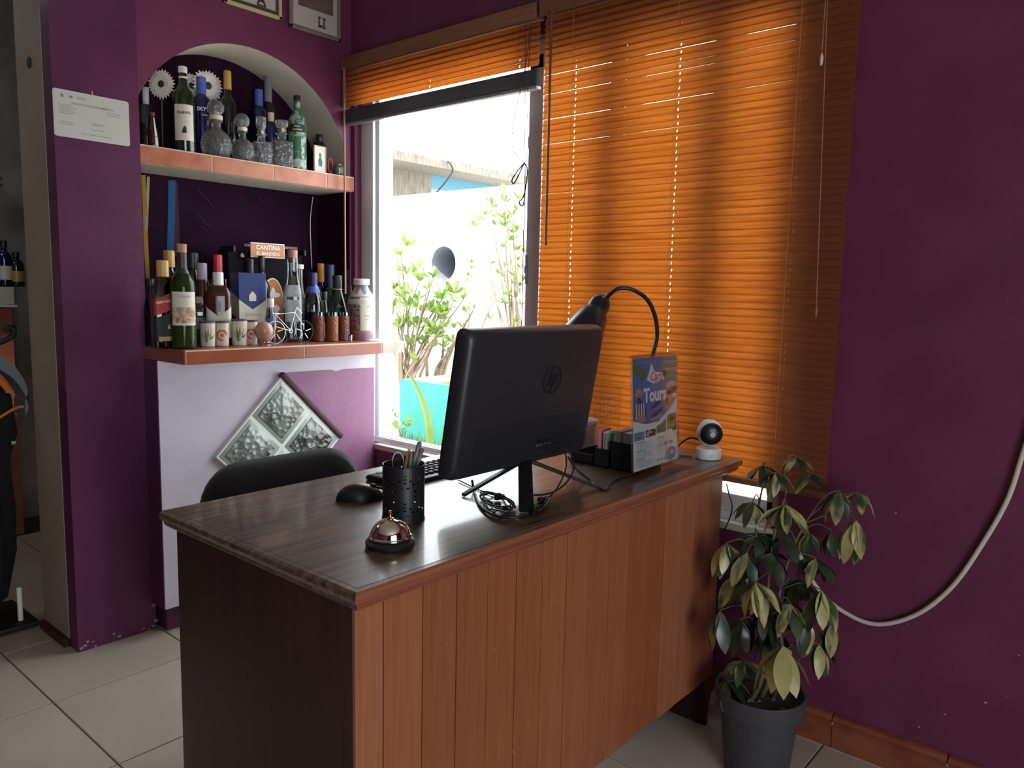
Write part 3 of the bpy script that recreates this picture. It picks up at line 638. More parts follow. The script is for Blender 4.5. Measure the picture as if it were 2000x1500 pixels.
for u in (.68, .80): fr(u, .165, u+.085, .20, 'textblue', 2)
fe(.84, .075, .14, .065, 'textblue', 2); fe(.86, .085, .08, .045, 'sky', 3); fe(.86, .085, .05, .022, 'textgrey', 4)
for i in range(3): fe(.53+.085*i, .045, .03, .018, 'textgrey', 3)
fl.xf(sgx).obj('flyer', fmats, sg, 0, recalc=False)
G().box(-SW/2+.004, SW/2-.004, .0003, .0012, .012, SH-.006).xf(sgx).obj('paper_sheet', PAPER, sg, 0)
# ------------------------------------------------------------------ organizer and cards
og = thing('desk_organizer', 'black plastic desk organizer with note slots behind the flyer', 'organizer', (1.88, 1.20, DZ))
def wallbox(gg, x0, x1, y0, y1, z1, t=.003):
    gg.box(x0, x1, y0, y0+t, 0, z1).box(x0, x1, y1-t, y1, 0, z1).box(x0, x0+t, y0, y1, 0, z1).box(x1-t, x1, y0, y1, 0, z1).box(x0, x1, y0, y1, 0, t)
g = G(); wallbox(g, -.085, .08, -.105, -.035, .078); g.obj('tall_pocket', BLACKM, og, 0)
g = G(); wallbox(g, -.085, .08, -.034, .02, .052); g.obj('middle_pocket', BLACKM, og, 0)
g = G(); wallbox(g, -.085, .08, .021, .10, .030); g.obj('tray', BLACKM, og, 0)
def card(name, label, x0, x1, y0, y1, z0, z1, m, cat, lean=0):
    o = G().box(0, x1-x0, 0, y1-y0, 0, z1-z0, .0006, seg=1).xf(lambda v: Vector((v.x, v.y+lean*v.z, v.z))).obj(name, m, smooth=0); o.location = (1.88+x0, 1.20+y0, DZ+z0); return tag(o, label, cat)
card('note_pad', 'bright pink note pad leaning in the desk organizer', -.080, -.02, .002, .008, .004, .104, M_['pink'], 'note pad', .06)
card('note_pad', 'mint green note pad beside the pink pad', -.080, -.02, -.018, -.012, .004, .096, M_['mint'], 'note pad')
card('card_stack', 'white card with red print in the organizer', -.076, -.02, -.010, -.004, .004, .099, PAPER, 'cards')
card('card_stack', 'stack of grey edged cards in the tall organizer pocket', -.080, -.005, -.066, -.042, .004, .108, mat('card_edges', (.32,.30,.28), .8, col2=(.2,.19,.18), ns=6, nscale=(1,160,1)), 'cards')
card('card_stack', 'pale blue card stack nearest the flyer', -.080, -.005, -.098, -.072, .004, .106, mat('blue_cards', (.40,.47,.53), .7), 'cards')
tg = tag(G().lathe([(.036,0),(.036,.05),(.040,.052),(.040,.058),(.036,.060)], 28).obj('note_holder', mat('frosted_lid', (.60,.50,.48), .4)), 'round pale plastic container behind the organizer pads', 'container'); tg.location = (1.925, 1.345, DZ)
tg.scale = (1, 1, 1.75)
rc = tag(G().ball((0,0,.03), .025, .025, .030, 16, 10).obj('blue_ball', mat('blue_rubber', (.05,.08,.16), .5)), 'dark blue rounded object behind the right flyer edge', 'object'); rc.location = (2.06, 1.235, DZ)
mk_ = thing('marker_pen', 'black capped marker standing in the organizer pocket', 'marker', (1.905, 1.115, DZ+.0035))
G().tube([(0,0,0),(0,0,.095)], .0075, 12).obj('barrel', GWHITE, mk_); G().tube([(0,0,.095),(0,0,.128)], .0085, 12).obj('cap', BLACK, mk_)
cc0 = ON(1186, 835, 1, 1.36); cc0.z = DZ
cal = thing('clear_calendar', 'clear plastic calendar with faint white print behind the note pads', 'calendar', cc0)
cwid = (ON(1214,800,1,1.36).x-ON(1160,800,1,1.36).x)/2; ctop = ON(1186,760,1,1.36).z-DZ
G().box(-cwid, cwid, 0, .002, 0, ctop).obj('sheet', ACRYL, cal, 0); G().box(-cwid, cwid, -.02, .022, 0, .004).obj('foot', ACRYL, cal, 0)
dg_ = G()
for i in range(7):
    for j in range(6):
        u, v = -cwid*.85+cwid*1.7*i/6.5, ctop*(.45+.075*j); dg_.add([(u,-.0006,v),(u+.006,-.0006,v),(u+.006,-.0006,v+.003),(u,-.0006,v+.003)], [(0,1,2,3)])
dg_.obj('dots_print', mat('white_print', (.6,.5,.42), .7), cal, 0, recalc=False)['kind'] = 'stuff'
# ------------------------------------------------------------------ lamp
LB = Vector((2.035, 1.165, DZ))
def LP(px, py, y): return ON(px, py, 1, y)-LB
lp = thing('desk_lamp', 'black gooseneck desk lamp arching over the monitor', 'desk lamp', LB)
G().lathe([(.030,0),(.036,.003),(.036,.012),(.030,.018),(.014,.022),(.013,.06),(.010,.062)], 28).obj('base', BLACK, lp)
neck = [(0,0,.055), LP(1266,800,1.165), LP(1266,750,1.17), LP(1273,700,1.18), LP(1283,660,1.20), LP(1280,620,1.22), LP(1264,585,1.25), LP(1236,566,1.29), LP(1210,563,1.32), LP(1192,574,1.345), LP(1184,585,1.36)]
G().tube(spline(neck, 6), .0065, 10).obj('gooseneck', BLACK, lp, 60)
A, B = LP(1174, 590, 1.375), LP(1117, 690, 1.40)
ax = (B-A).normalized(); ln = (B-A).length; e1 = ax.cross(Vector((0,0,1))).normalized(); e2 = ax.cross(e1)
shp = [(.004,-.020),(.018,-.018),(.029,-.008),(.034,.008),(.034,.028),(.036,.036),(.048,.052),(.064,ln*.70),(.076,ln-.002),(.079,ln),(.074,ln-.004),(.060,ln*.68),(.044,.054),(.030,.04),(.004,.034)]
gg = G().lathe(shp, 32, closed=False); gg.xf(lambda v: A+e1*v.x+e2*v.y+ax*v.z)
gg.obj('shade', mat('navy_black_enamel', (.008,.010,.015), .3), lp, 60)
gg = G().ball((0,0,ln*.5), .022, .022, .03, 14, 10); gg.xf(lambda v: A+e1*v.x+e2*v.y+ax*v.z); gg.obj('bulb', GWHITE, lp, 60)
# ------------------------------------------------------------------ security camera
cl = ON(1389, 888, 2, DZ)
cl = Vector((2.128, 1.032, DZ))
sc = thing('security_camera', 'white ball shaped security camera on the desk end', 'security camera', cl, face_cam(cl)+math.radians(14))
G().lathe([(.034,0),(.037,.002),(.037,.030),(.034,.034),(.014,.036)], 32).obj('base', GWHITE, sc)
bl = G().ball((0,0,.079), .038, .038, .041, 28, 18).obj('ball', GWHITE, sc, 60)
G().lathe([(.001,.0),(.0320,-.0),(.0335,.003),(.0330,.008),(.0280,.0135),(.015,.017),(.001,.018)], 32, closed=False).xf(lambda v: Vector((v.x, -.0190-v.z*1.05, .079+v.y))).obj('face', mat('gloss_black_face', (.008,.008,.009), .3), bl, 40)
G().lathe([(.001,0),(.008,0),(.008,.002),(.001,.002)], 20, closed=False).xf(lambda v: Vector((v.x, -.0375-v.z, .079+v.y))).obj('lens', mat('lens_glass', (.012,.012,.02), .08), bl)
lg = G()
for i in range(16):
    a, b = 2*PI*i/16, 2*PI*(i+1)/16
    lg.add([(.0058*math.sin(q)*1, -.0372, .015+.0058*math.cos(q)) if r else (.0048*math.sin(q), -.0373, .015+.0048*math.cos(q)) for q, r in ((a,1),(b,1),(b,0),(a,0))], [(0,1,2,3)])
vs, fs = text('a', .010, 0); lg.add([(x, -.0373, .015+y) for x, y, z in vs], fs)
lg.obj('logo_print', M_['ink_grey'], sc, 0, recalc=False)
tag(G().tube(spline([ON(1372,862,1,1.06), ON(1350,855,1,1.10), ON(1330,866,1,1.14), ON(1318,885,1,1.18)], 6), .0028, 8).obj('cable', BLACK, smooth=60), 'thin black power cable behind the white security camera', 'cable')
tag(G().tube(spline([Vector((2.10,1.07,DZ+.004)), Vector((2.07,1.11,DZ+.004)), Vector((2.03,1.16,DZ+.004))], 6), .003, 8).obj('cable', BLACK, smooth=60), 'black cable on the desk left of the camera base', 'cable')
tag(G().tube(spline([ON(1419,945,0,2.235), ON(1424,965,0,2.235), ON(1430,990,0,2.235), ON(1424,1015,0,2.235), ON(1412,1040,0,2.235)], 6), .0022, 8).obj('cable', BLACK, smooth=60), 'black cord hanging between the desk end and window sill', 'cable')
# ------------------------------------------------------------------ office chair
ch = thing('office_chair', 'black fabric office chair tucked behind the desk', 'chair', (1.265, 1.98, 0))
bk_ = shell([(-.03, rrect(.44,.40,.10,8)), (-.025, rrect(.49,.45,.12,8)), (.0, rrect(.53,.485,.13,8)), (.03, rrect(.51,.47,.12,8)), (.045, rrect(.44,.40,.10,8))])
bk_.xf(lambda v: Vector((v.x, v.y-.02-.35*v.x*v.x, v.z+.575))).obj('backrest', FABRIC, ch, 70)
st_ = G().box(-.24, .24, -.24, .24, -.035, .035, .03, seg=4); st_.xf(lambda v: v+Vector((0,-.28,.46))).obj('seat', FABRIC, ch, 70)
G().box(-.03, .03, .01, .03, .42, .56, .005).box(-.03, .03, -.20, .03, .41, .425, .005).obj('back_bracket', BLACK, ch)
G().tube([(0,-.28,.09), (0,-.28,.43)], .025, 14).obj('gas_post', BLACK, ch)
for k in range(5):
    a = 2*PI*k/5+.3; d = Vector((math.cos(a), math.sin(a), 0)); p = Vector((0,-.28,.10))
    G().tube([p, p+d*.14+Vector((0,0,-.01)), p+d*.27+Vector((0,0,-.035))], [.024,.020,.014], 10).obj('leg', BLACK, ch)
    G().lathe([(.004,-.012),(.024,-.010),(.026,0),(.024,.010),(.004,.012)], 16).xf(lambda v: Vector((v.x, v.z, v.y))+p+d*.27+Vector((0,0,-.074))).obj('caster', BLACKM, ch)

# ------------------------------------------------------------------ bottles
P_ = dict(
    whisky=[(.80,0),(.97,.01),(1,.03),(1,.60),(.97,.66),(.80,.72),(.52,.76),(.40,.80),(.36,.88),(.36,1)],
    wine=[(.80,0),(.97,.01),(1,.03),(1,.58),(.95,.64),(.70,.70),(.45,.735),(.38,.77),(.36,.95),(.40,.955),(.40,.975),(.36,.98),(.36,1)],
    sloped=[(.80,0),(.97,.01),(1,.03),(1,.50),(.96,.56),(.62,.76),(.42,.84),(.38,.90),(.38,1)],
    vodka=[(.85,0),(.98,.01),(1,.03),(1,.70),(.93,.745),(.60,.78),(.48,.81),(.46,1)],
    squat=[(.80,0),(.97,.015),(1,.04),(1,.66),(.96,.73),(.72,.80),(.44,.84),(.36,.88),(.36,1)],
    cone=[(.85,0),(.98,.015),(1,.04),(.98,.30),(.62,.60),(.40,.76),(.34,.86),(.34,1)],
    ball=[(.45,0),(.55,.01),(.80,.07),(.97,.20),(1,.32),(.94,.46),(.75,.58),(.45,.66),(.34,.69),(.32,.76),(.33,.84),(.46,.86),(.46,.88),(.36,.89),(.36,1)],
    jar=[(.62,0),(.70,.01),(.80,.10),(.98,.48),(1,.62),(.92,.70),(.58,.82),(.36,.92),(.30,1)],
    square=[(.9,0),(1,.015),(1,.62),(.95,.66),(.55,.69),(.40,.72),(.38,.84),(.52,.86),(.52,.89),(.42,.90),(.42,1)],
    slim=[(.85,0),(.98,.01),(1,.03),(1,.48),(.90,.56),(.62,.70),(.55,.80),(.55,1)])
def prof_r(pr, z):
    for (r0, z0), (r1, z1) in zip(pr[:-1], pr[1:]):
        if z0 <= z <= z1: return r0+(r1-r0)*((z-z0)/max(1e-6, z1-z0))
    return pr[-1][0]
def bottle(name, label, cat, px, yy, topy, wpx, kind, glass, cap=None, z0=L1, sq=0, rot=0, cork=None, group=None, liquid=None, n=24):
    """cap = (start fraction, end fraction of total height, radius factor, material); returns root and a label helper"""
    x = ON(px, 640 if z0 < 1.5 else 290, 1, yy).x
    base = Vector((x, yy, z0+.0008)); top = ON(px, topy, 1, yy).z; H = top-z0; R_ = wpx/2/ppm(base)
    t = thing(name, label, cat, base, face_cam(base)+rot, group); pr = P_[kind]
    gh = H*(cork[0] if cork else (cap[0]+.02 if cap else 1))
    body = [(r*R_, z*H) for r, z in pr if z*H <= gh]
    if body[-1][1] < gh: body.append((prof_r(pr, gh/H)*R_, gh))
    b = G().lathe(body, n, sq=sq).obj('glass_body', glass, t, 50)
    if liquid:
        lv, lm = liquid; G().lathe([(r*.9, z+.002) for r, z in body if z < lv*H]+[(prof_r(pr, lv)*R_*.9, lv*H)], n, sq=sq).obj('liquid', lm, t, 50)
    if cap:
        rc_ = min(prof_r(pr, cap[0]), prof_r(pr, .97)*1.08)*R_*cap[2]
        G().lathe([(rc_*.94, cap[0]*H), (rc_, cap[0]*H+.001), (rc_, cap[1]*H-.002), (rc_*.9, cap[1]*H)], 20).obj('cap', cap[3], t, 40)
    if cork:
        rc_ = prof_r(pr, .97)*R_*cork[1]
        G().lathe([(rc_*.85, (cork[0]-.05)*H), (rc_, cork[0]*H), (rc_*1.03, H-.001), (rc_*.9, H)], 16).obj('cork', cork[2], t, 40)
    def lab(z0_, z1_, a0, a1, m, name='label', par=None, off=.0007, shape=None, k=14, kz=4):
        gg = G()
        for i in range(k):
            for j in range(kz):
                q = []
                for ii, jj in ((i,j),(i+1,j),(i+1,j+1),(i,j+1)):
                    u, v = ii/k, jj/kz; a = a0+(a1-a0)*u; lo, hi = (z0_, z1_) if not shape else shape(u); z = lo+(hi-lo)*v
                    r = (prof_r(pr, z)*R_+off)*sqf(a, sq); q.append((r*math.sin(a), -r*math.cos(a), z*H))
                gg.add(q, [(0,1,2,3)])
        return gg.obj(name, m, par or t, 50, recalc=False)
    def txt(s, z, size, m, par, a=0, bold=.01, shear=0, name='lettering', off=.0012, tilt=0):
        vs, fs = text(s, size, bold, shear); out = []
        for x_, y_, _ in vs:
            zz = z*H+y_+tilt*x_; r = prof_r(pr, min(1, max(0, zz/H)))*R_+off; an = a+x_/(prof_r(pr, z)*R_); k = sqf(an, sq)
            out.append((r*k*math.sin(an), -r*k*math.cos(an), zz))
        return G().add(out, fs).obj(name, m, par, 0, recalc=False)
    return t, lab, txt, H, R_
# --- bar shelf, left to right
bottle('liquor_bottle', 'dark glass bottle at the far left end of the bar shelf', 'bottle', 297, 2.78, 545, 30, 'sloped', GAMBER, (.86,1,1.05,M_['cap_black']))
t, lab, txt, H, R_ = bottle('whisky_bottle', 'square whisky bottle with gold cap and slanted red label', 'bottle', 321, 2.71, 508, 46, 'sloped', GAMBER, (.79,.995,1.2,M_['cap_gold']), sq=6, rot=.25, liquid=(.40, M_['amber']))
l = lab(.33, .5, -.9, .75, M_['lab_red'], shape=lambda u: (.36+.10*u, .55+.10*u)); txt('RED LABEL', .53, .011, M_['ink_white'], l, a=-.05, bold=.03, tilt=.22)
l = lab(.10, .32, -.8, .7, M_['lab_black'], shape=lambda u: (.08, .34+.09*u)); 
t2 = lab(.08, .13, -.6, .6, M_['gold'], name='gold_band', par=l, off=.0012)
txt('k', .24, .022, M_['ink_white'], l, a=.1, shear=.3, name='figure_print')
t, lab, txt, H, R_ = bottle('liquor_bottle', 'bottle with tall tan cap behind the slanted red label whisky', 'bottle', 334, 2.90, 490, 42, 'whisky', GBLACK, (.82,1,1.3,M_['cap_gold']))
t, lab, txt, H, R_ = bottle('wine_bottle', 'tall green wine bottle with cork and village label', 'bottle', 359, 2.631, 477, 46, 'wine', GGREEN, None, cork=(.925,.98,M_['cork']))
l = lab(.225, .545, -1.0, 1.15, M_['lab_cream']); txt('CARRODI', .50, .0095, M_['ink_grey'], l, a=.1)
g_ = lab(.26, .40, -.95, 1.1, mat('village_print', (.40,.27,.17), .7, col2=(.60,.50,.40), ns=60, nlo=.45, nhi=.55), name='village_print', par=l, off=.001)
lab(.25, .29, -.6, .9, mat('red_roofs', (.42,.12,.07), .7, col2=(.55,.42,.33), ns=70, nlo=.48, nhi=.54), name='roof_print', par=l, off=.0013)
lab(.72, .925, -PI, PI, mat('dark_foil', (.035,.035,.045), .4), name='foil', k=24)
bottle('liquor_bottle', 'dark bottle with black stopper behind the green wine bottle', 'bottle', 380, 2.985, 494, 36, 'sloped', GBLACK, (.82,1,1.5,M_['cap_black']))
t, lab, txt, H, R_ = bottle('whiskey_bottle', 'square bottle with grey and black label right of the wine bottle', 'bottle', 389, 2.828, 580, 34, 'squat', GCLEAR, (.86,1,1.1,M_['cork']), sq=5)
l = lab(.02, .60, -.9, .9, M_['lab_black']); lab(.32, .56, -.6, .75, M_['lab_grey'], name='grey_panel', par=l, off=.0012); txt('7', .45, .02, M_['ink_white'], l); txt('2', .22, .016, M_['ink_white'], l, a=.15)
bottle('liquor_bottle', 'bottle with red topped lilac cap left of the red wax bottle', 'bottle', 397, 2.897, 508, 40, 'sloped', GRED, (.74,.96,1.15,M_['lilac_cap']), cork=None)
bottle('bourbon_bottle', 'bottle with a dripping red wax neck', 'bottle', 428, 2.93, 498, 38, 'squat', GAMBER, (.70,1,1.15,M_['cap_red']), liquid=(.6, M_['amber']))
t, lab, txt, H, R_ = bottle('scotch_bottle', 'square dark amber scotch bottle with white cap and chevron label', 'bottle', 428, 2.747, 532, 46, 'squat', M_['amber'], (.80,1,1.12,M_['cap_white']), sq=5)
l = lab(.12, .5, -.95, .95, M_['lab_cream'], shape=lambda u: (.10, .52-.16*(1-abs(2*u-1))+.02)); txt('Ballantine', .27, .0115, M_['ink_grey'], l, shear=.35); 
lab(.46, .60, -.16, .16, M_['ink_grey'], name='crest', off=.0012)
# --- miniature cantina of dark wood
cb = Vector((1.765, 3.035, L1))
ct = thing('toy_cantina', 'black wooden miniature bar front behind the bottles', 'ornament', cb)
x0, x1 = ON(442, 560, 1, cb.y).x-cb.x, ON(585, 560, 1, cb.y).x-cb.x; zt = ON(478, 476, 1, cb.y-.05).z-cb.z
G().box(x0, x1, -.02, .06, .0, zt-.03, .003).obj('cabinet', mat('black_stained_wood', (.008,.008,.010), .85, spec=.15), ct)
G().box(x0-.0, x1, -.024, -.018, zt*.42, zt*.45).box((x0+x1)*.5-.1, (x0+x1)*.5-.096, -.024, -.018, 0, zt-.03).obj('panel_trim', M_['cap_black'], ct)
rl = G().box(ON(476,470,1,2.98).x-cb.x, ON(580,478,1,2.98).x-cb.x, -.06, -.045, zt-.012, zt, .002).obj('top_rail', M_['frame_dark'], ct)
for q in (.08, .5, .92): G().ball((ON(476,470,1,2.98).x-cb.x+q*.235, -.061, zt-.006), .0035, n=8, m=6).obj('rail_stud', CHROME, rl)
for q in (x0+.004, x1-.012): G().box(q, q+.008, -.058, .05, zt-.035, zt-.012).obj('bracket', BLACKM, ct)
kp = ON(473, 503, 1, cb.y-.03)-cb
G().lathe([(.002,0),(.008,.002),(.010,.008),(.007,.012),(.005,.017),(.001,.019)], 12, tuple(kp)).obj('brass_bell', M_['brass'], ct)
sp = ON(523, 490, 1, 2.972)
sn = thing('hanging_sign', 'small orange sign reading cantina el bandido', 'sign', sp-Vector((0,0,.03)), 0)
wS, hS = (ON(556,490,1,2.97).x-ON(490,490,1,2.97).x)/2, .031
G().box(-wS, wS, -.002, .003, 0, hS*2, .001).obj('board', PAPER, sn, 0)
G().box(-wS+.004, wS-.004, -.0035, -.002, .004, hS*2-.004).obj('face', M_['orange'], sn, 0)
for s_, zz, sz in (('CANTINA', .042, .026), ('EL BANDIDO', .017, .0195)):
    vs, fs = text(s_, sz, .03); w_ = max(v[0] for v in vs); k = min(1, (wS-.012)/w_)
    G().add([(x_*k, -.0042, zz+y_) for x_, y_, _ in vs], fs).obj('lettering', PAPER, sn, 0, recalc=False)
# box of scotch
bx_ = thing('whisky_box', 'blue and cream whisky carton with chevron design', 'box', (ON(486, 640, 1, 2.80).x, 2.80, L1), math.radians(-12))
bw = .053; bh = ON(486, 533, 1, 2.77).z-L1; bd = .05
G().box(-bw, bw, -bd, bd, 0, bh, .001).obj('carton', M_['box_blue'], bx_, 0)
G().prism([(-bw,.30*bh),(0,.17*bh),(bw,.30*bh),(bw,.62*bh),(0,.48*bh),(-bw,.62*bh)], (0,-bd-.0004,0), (1,0,0), (0,0,1), (0,-.0006,0)).prism([(-bd,.30*bh),(bd,.44*bh),(bd,.74*bh),(-bd,.62*bh)], (-bw-.0004,0,0), (0,1,0), (0,0,1), (-.0006,0,0)).obj('cream_band', M_['box_cream'], bx_, 0)
vs, fs = text('Ballantine', .019, .005, .35); G().add([(x_*.92, -bd-.0014, .41*bh+y_) for x_, y_, _ in vs], fs).obj('lettering', M_['ink_grey'], bx_, 0, recalc=False)
G().prism([(-.014,0),(.014,0),(.014,.022),(.008,.030),(0,.038),(-.008,.030),(-.014,.022)], (0,-bd-.0002,.60*bh), (1,0,0), (0,0,1), (0,-.0008,0)).obj('crest', M_['lab_cream'], bx_, 0)
G().prism([(.009*math.cos(a), .009*math.sin(a)) for a in [2*PI*i/14 for i in range(14)]], (0,-bd-.001,.205*bh), (1,0,0), (0,0,1), (0,-.0006,0)).obj('red_seal', M_['ink_red'], bx_, 0)
bottle('liquor_bottle', 'black capped bottle peeking above the blue carton', 'bottle', 490, 2.93, 506, 30, 'sloped', GDARK, (.80,1,1.25,M_['cap_black']))
bottle('liquor_bottle', 'tall dark necked bottle behind the orange plaque', 'bottle', 513, 2.95, 500, 30, 'wine', GBLACK, (.80,1,1.1,M_['cap_black']))
pq = thing('arched_plaque', 'arched orange plaque with white sombrero motif', 'plaque', (ON(534,640,1,2.96).x, 2.96, L1))
pw, ph = .052, ON(534, 543, 1, 2.96).z-L1
arch_ = [(-pw,0),(pw,0)]+[(pw*math.cos(PI*i/14), ph*.62+ph*.38*math.sin(PI*i/14)) for i in range(15)]
G().prism(arch_, (0,0,0), (1,0,0), (0,0,1), (0,.008,0)).obj('board', PAPER, pq, 0)
G().prism([(u*.93, v*.97+.003) for u, v in arch_], (0,-.0006,0), (1,0,0), (0,0,1), (0,-.0006,0)).obj('orange_face', M_['orange'], pq, 0)
e_ = lambda cx, cz, rx, rz: [(cx+rx*math.cos(2*PI*i/18), cz+rz*math.sin(2*PI*i/18)) for i in range(18)]
G().prism(e_(0,ph*.72,.036,.012), (0,-.0013,0), (1,0,0), (0,0,1), (0,-.0006,0)).prism([(-.013,ph*.74),(.013,ph*.74),(.009,ph*.80),(.004,ph*.84),(-.004,ph*.84),(-.009,ph*.80)], (0,-.0013,0), (1,0,0), (0,0,1), (0,-.0007,0)).prism([(-.034,ph*.50),(-.016,ph*.56),(0,ph*.53),(.016,ph*.56),(.034,ph*.50),(.022,ph*.44),(.018,ph*.22),(-.018,ph*.22),(-.022,ph*.44)], (0,-.0013,0), (1,0,0), (0,0,1), (0,-.0006,0)).obj('white_motif', M_['ink_white'], pq, 0)
t, lab, txt, H, R_ = bottle('etched_bottle', 'clear square etched bottle with a cork stopper', 'bottle', 573, 2.74, 489, 37, 'slim', GPALE, None, cork=(.915,.9,M_['cork']), sq=4)
lab(.22, .62, -.75, .75, mat('etched_glass', (.45,.48,.50), .6, col2=(.34,.36,.38), ns=60), name='etching')
bottle('small_bottle', 'slim clear bottle with white lid behind the etched bottle', 'bottle', 586, 2.92, 517, 26, 'slim', GPALE, (.94,1,1.15,M_['cap_white']), liquid=(.45, mat('teal_liquor', (.05,.18,.16), .2)))
t, lab, txt, H, R_ = bottle('vodka_bottle', 'small clear vodka bottle with silver cap near the egg', 'bottle', 529, 2.72, 583, 22, 'slim', GPALE, (.80,1,1.1,M_['cap_white'])); lab(.42, .56, -1, 1, M_['cap_blue'], name='blue_band')
tag(G().tube([(0,0,0),(.0,.0,.052)], .0035, 8).obj('stir_stick', BLACKM), 'thin black stick standing on the small vodka bottle', 'stick').location = ON(526, 583, 1, 2.72)
t, lab, txt, H, R_ = bottle('tequila_bottle', 'clear bottle with a blue banded neck behind the bicycle', 'bottle', 612, 2.8, 533, 38, 'sloped', GPALE, (.80,1,1.12,M_['cap_navy']), liquid=(.42, GBLACK)); lab(.70, .80, -PI, PI, M_['cap_blue'], name='blue_band', k=20)
bottle('liquor_bottle', 'bottle with orange foil neck at the back of the bar', 'bottle', 627, 3.04, 515, 28, 'wine', GPALE, (.74,1,1.15,M_['cap_orange']))
bottle('liquor_bottle', 'bottle with crinkled dark foil neck at the back', 'bottle', 645, 2.96, 517, 30, 'wine', GDARK, (.66,1,1.4,M_['cap_navy']))
t, lab, txt, H, R_ = bottle('liqueur_bottle', 'bottle with yellow cap and white neck label', 'bottle', 665, 3.01, 518, 30, 'sloped', GRED, (.90,1,1.2,M_['cap_yellow'])); lab(.66, .89, -PI, PI, M_['cap_white'], name='neck_label', k=20)
t, lab, txt, H, R_ = bottle('liqueur_bottle', 'navy foil necked bottle next to the window', 'bottle', 683, 2.93, 527, 30, 'sloped', GPALE, (.74,1,1.25,M_['cap_navy']), liquid=(.5, GRED))
t, lab, txt, H, R_ = bottle('liqueur_bottle', 'black cone shouldered bottle with pink handwriting', 'bottle', 659, 2.79, 538, 46, 'cone', GDARK, (.80,1,1.1,M_['cap_black'])); txt('A-', .52, .026, mat('pink_ink', (.55,.33,.36), .6), t, a=.25, bold=.005, shear=.2); lab(.775, .79, -PI, PI, M_['brass'], name='gold_ring', k=20)
bottle('small_bottle', 'small clear bottle with black cap between two larger ones', 'bottle', 634, 2.726, 570, 24, 'cone', GPALE, (.82,1,1.3,M_['cap_black']))
# talavera tequila jar
t, lab, txt, H, R_ = bottle('ceramic_bottle', 'hand painted ceramic tequila bottle at the right shelf end', 'bottle', 706, 2.69, 545, 53, 'jar', M_['cup_white'], (.90,1,1.7,M_['cap_white']), n=32)
lab(.16, .70, -1.15, -.12, mat('painted_tiles', (.34,.24,.20), .5, col2=(.10,.08,.10), ns=90, nlo=.45, nhi=.55), name='painted_panel')
l = lab(.16, .70, -.06, 1.15, M_['lab_cream'], name='cream_panel'); txt('e', .56, .022, M_['gold'], l, a=.5); txt('Tequila', .40, .009, M_['ink_grey'], l, a=.5); txt('reposado', .34, .006, M_['ink_grey'], l, a=.5)
lab(.02, .14, -1.3, 1.3, mat('painted_foot', (.40,.16,.11), .5, col2=(.16,.18,.36), ns=70, nlo=.45, nhi=.55), name='painted_foot', k=20)
lab(.145, .158, -1.6, 1.6, M_['tala1'], name='blue_line', k=20); lab(.70, .713, -1.6, 1.6, M_['tala1'], name='blue_line', k=20)
lab(.76, .90, -.2, .9, M_['tala1'], name='blue_drop', shape=lambda u: (.90-.15*math.sin(PI*u), .90)); lab(.76, .90, -.9, -.1, M_['tala2'], name='red_drop', shape=lambda u: (.90-.15*math.sin(PI*u), .90))
# painted cups
def cup_(px, label, col, motif, wpx=29, topy=628, yy=2.66):
    x = ON(px, 665, 1, yy).x; base = Vector((x, yy, L1+.0005)); r = wpx/2/ppm(base); h = ON(px, topy, 1, yy).z-L1
    t = thing('ceramic_cup', label, 'cup', base, face_cam(base), 'painted shot cups on the bar shelf')
    G().lathe([(r*.85,0),(r*.92,.002),(r*.95,h*.5),(r,h),(r*.9,h),(r*.85,h*.5),(r*.8,.006),(.001,.006)], 28, closed=False).obj('body', M_['cup_white'], t, 40)
    G().lathe([(r*1.005,h-.006),(r*1.012,h-.003),(r*1.005,h+.0005),(r*.88,h+.0005),(r*.88,h-.006)], 28, closed=False).obj('dark_rim', M_['frame_dark'], t, 40)
    gg = G()
    def pt(a, z): return ((r*.965+.0006)*math.sin(a), -(r*.965+.0006)*math.cos(a), z)
    if motif == 'leaf':
        for k in range(5):
            a0, dz = -.2, h*.14; tx, tz = -.9+.5*k, h*(.62+.18*math.sin(k*.9)); nx = .17
            gg.add([pt(a0,dz), pt(a0+(tx-a0)*.55+nx, dz+(tz-dz)*.5), pt(tx, tz), pt(a0+(tx-a0)*.55-nx*.5, dz+(tz-dz)*.6)], [(0,1,2,3)])
    else:
        for k in range(14):
            q0, q1 = 2*PI*k/18, 2*PI*(k+1)/18
            gg.add([pt(rr*math.cos(q)/r*1.0, h*.45+rr*math.sin(q)) for rr, q in ((r*.55,q0),(r*.55,q1),(r*.85,q1),(r*.85,q0))], [(0,1,2,3)])
            if k < 10: gg.add([pt(0,h*.45), pt(r*.3*math.cos(q0*1.8)/r, h*.45+r*.3*math.sin(q0*1.8)), pt(r*.3*math.cos(q1*1.8)/r, h*.45+r*.3*math.sin(q1*1.8))], [(0,1,2)])
    gg.obj('painted_motif', M_[col], t, 0, recalc=False)
cup_(406, 'green leaf painted cup nearest the wine bottle', 'cup_green', 'leaf')
cup_(434, 'red spiral painted cup between two green cups', 'cup_red', 'ring', 27)
cup_(468, 'green leaf painted cup in front of the blue carton', 'cup_green', 'leaf', 30, 624)
cup_(491, 'red painted cup half hidden by the wooden egg', 'cup_red', 'ring', 24, 626, 2.686)
